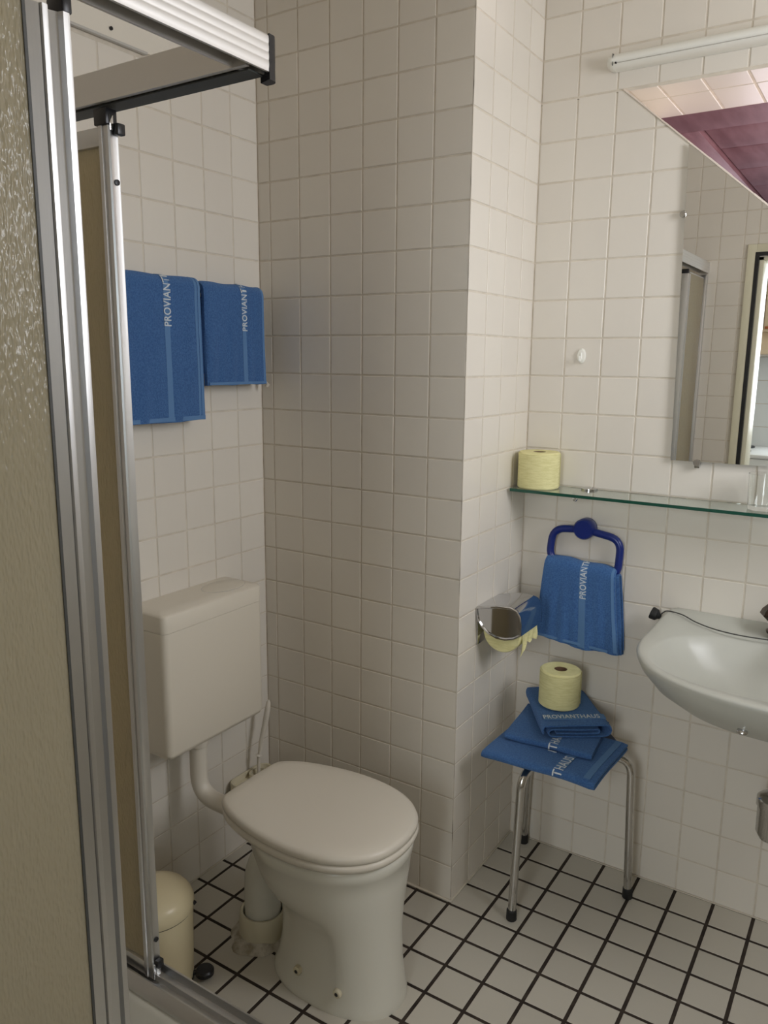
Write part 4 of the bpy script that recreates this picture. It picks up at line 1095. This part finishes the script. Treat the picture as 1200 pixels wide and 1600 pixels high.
rings = [inner(0.10, 0.09, 0.17, 0.640), inner(0.17, 0.14, 0.18, 0.655), sring(0.72, 0.690), sring(0.88, 0.725), sring(0.965, 0.757), sring(0.995, 0.778), sring(1.0, None, dz=-0.004), sring(0.992, None), sring(0.972, None, dz=0.0008, wallfix=False),
         inner(0.285, 0.187, 0.105, 0.7905, 2.5), inner(0.279, 0.182, 0.105, 0.786, 2.5), inner(0.262, 0.170, 0.105, 0.765, 2.5), inner(0.225, 0.142, 0.11, 0.725, 2.4), inner(0.17, 0.105, 0.12, 0.690, 2.2), inner(0.08, 0.05, 0.13, 0.676, 2), inner(0.022, 0.018, 0.14, 0.673, 2)]
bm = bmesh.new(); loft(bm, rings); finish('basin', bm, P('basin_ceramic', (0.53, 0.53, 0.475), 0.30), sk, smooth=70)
bm = bmesh.new(); lathe(bm, [(0.021, 0.6735), (0.021, 0.676), (0.016, 0.677), (0.004, 0.674)], (SCX, 0.14, 0), 20); finish('drain', bm, M_CHROME, sk)
bm = bmesh.new(); lathe(bm, [(0.004, 0), (0.010, 0.001), (0.011, 0.005), (0.006, 0.009), (0.001, 0.010)], (0, 0, 0), 16)
for v in bm.verts: v.co = Vector((0.6812, -0.0750, 0.7188))+Vector((v.co.x, -v.co.z, v.co.y*0.5-v.co.z*0.6))
finish('fixing_cap', bm, M_CHROME, sk, label='small chrome cap under the basin')
fc = empty('tap', (0.72, 0.33, 0.81)); tag(fc, 'dark bronze washbasin tap cut by the right picture edge', 'tap')
bm = bmesh.new(); rings = []
c_ = Vector((0.6895, 0.320, 0))
lathe(bm, [(0.026, 0.8065), (0.027, 0.812), (0.018, 0.817), (0.016, 0.828), (0.018, 0.830)], c_, 24); finish('tap_body', bm, M_BRONZE, fc)
bm = bmesh.new(); lathe(bm, [(0.012, 0.8305), (0.030, 0.838), (0.044, 0.851), (0.039, 0.863), (0.026, 0.877), (0.008, 0.881)], c_, 8); finish('handwheel', bm, M_BRONZE, fc, smooth=20)
bm = bmesh.new(); tube(bm, fillet([c_+Vector((0.014, -0.005, 0.822)), c_+Vector((0.06, -0.03, 0.840)), c_+Vector((0.07, -0.13, 0.85)), c_+Vector((0.07, -0.14, 0.825))], 0.03), 0.011, 14); finish('spout', bm, M_BRONZE, fc)
# plug lying beside the basin with its cord running along the ledge
pg = empty('basin_plug', (0.405, 0.33, 0.80)); tag(pg, 'black rubber plug on a thin dark cord at the left of the washbasin', 'plug')
bm = bmesh.new()
lathe(bm, [(0.0150, -0.012), (0.0165, -0.009), (0.0150, 0.004), (0.009, 0.009), (0.006, 0.014), (0.003, 0.015)], (0, 0, 0), 20, 'X')
for v in bm.verts:
    p = Matrix.Rotation(math.radians(18), 4, 'Y')@v.co; v.co = p+Vector((0.396, 0.352, 0.790))
finish('plug_body', bm, M_RUBBER, pg)
cordp = catmull([(0.410, 0.350, 0.793), (0.423, 0.344, 0.806), (0.440, 0.338, 0.8095), (0.470, 0.328, 0.8085), (0.505, 0.300, 0.8055), (0.545, 0.282, 0.8025), (0.590, 0.272, 0.8010), (0.640, 0.270, 0.801), (0.69, 0.276, 0.802), (0.715, 0.29, 0.805)], 6, False)
bm = bmesh.new(); tube(bm, cordp, 0.0016, 8); finish('cord', bm, M_RECEIV, pg)
# trap below the basin
sp_ = empty('waste_trap', (0.735, 0.14, 0.5)); tag(sp_, 'chrome waste trap under the washbasin at the right edge', 'waste pipe')
bm = bmesh.new(); tube(bm, [(SCX, 0.14, 0.6395), (SCX, 0.14, 0.486)], 0.016, 16); finish('tail_pipe', bm, M_CHROME2, sp_)
bm = bmesh.new(); lathe(bm, [(0.010, 0.375), (0.024, 0.380), (0.032, 0.395), (0.033, 0.455), (0.036, 0.460), (0.036, 0.478), (0.030, 0.484), (0.017, 0.486)], (SCX, 0.14, 0), 28); finish('bottle', bm, M_CHROME2, sp_)
bm = bmesh.new(); tube(bm, [(SCX+0.03, 0.14, 0.468), (SCX+0.05, 0.16, 0.468), (SCX+0.05, YM-0.003, 0.468)], 0.014, 14); finish('wall_pipe', bm, M_CHROME2, sp_)

# ------------------------------------------------------------ grey joints where walls meet the floor
M_FOOT = P('pale_joint', (0.66, 0.60, 0.50), 0.6)
for nm, lo, hi in (('baseboard_back', (0.0, YM-0.005, 0.0), (XR, YM+0.0002, 0.003)), ('baseboard_pier', (-0.0002, 0.0, 0.0), (0.005, YM-0.005, 0.003)), ('baseboard_front', (XL, -0.0085, 0.0), (0.005, 0.0002, 0.003)), ('baseboard_left', (XL-0.0002, EY+0.02, 0.0), (XL+0.005, -0.005, 0.003))):
    bm = bmesh.new(); box(bm, lo, hi, 0.001); struct(finish(nm, bm, M_FOOT))
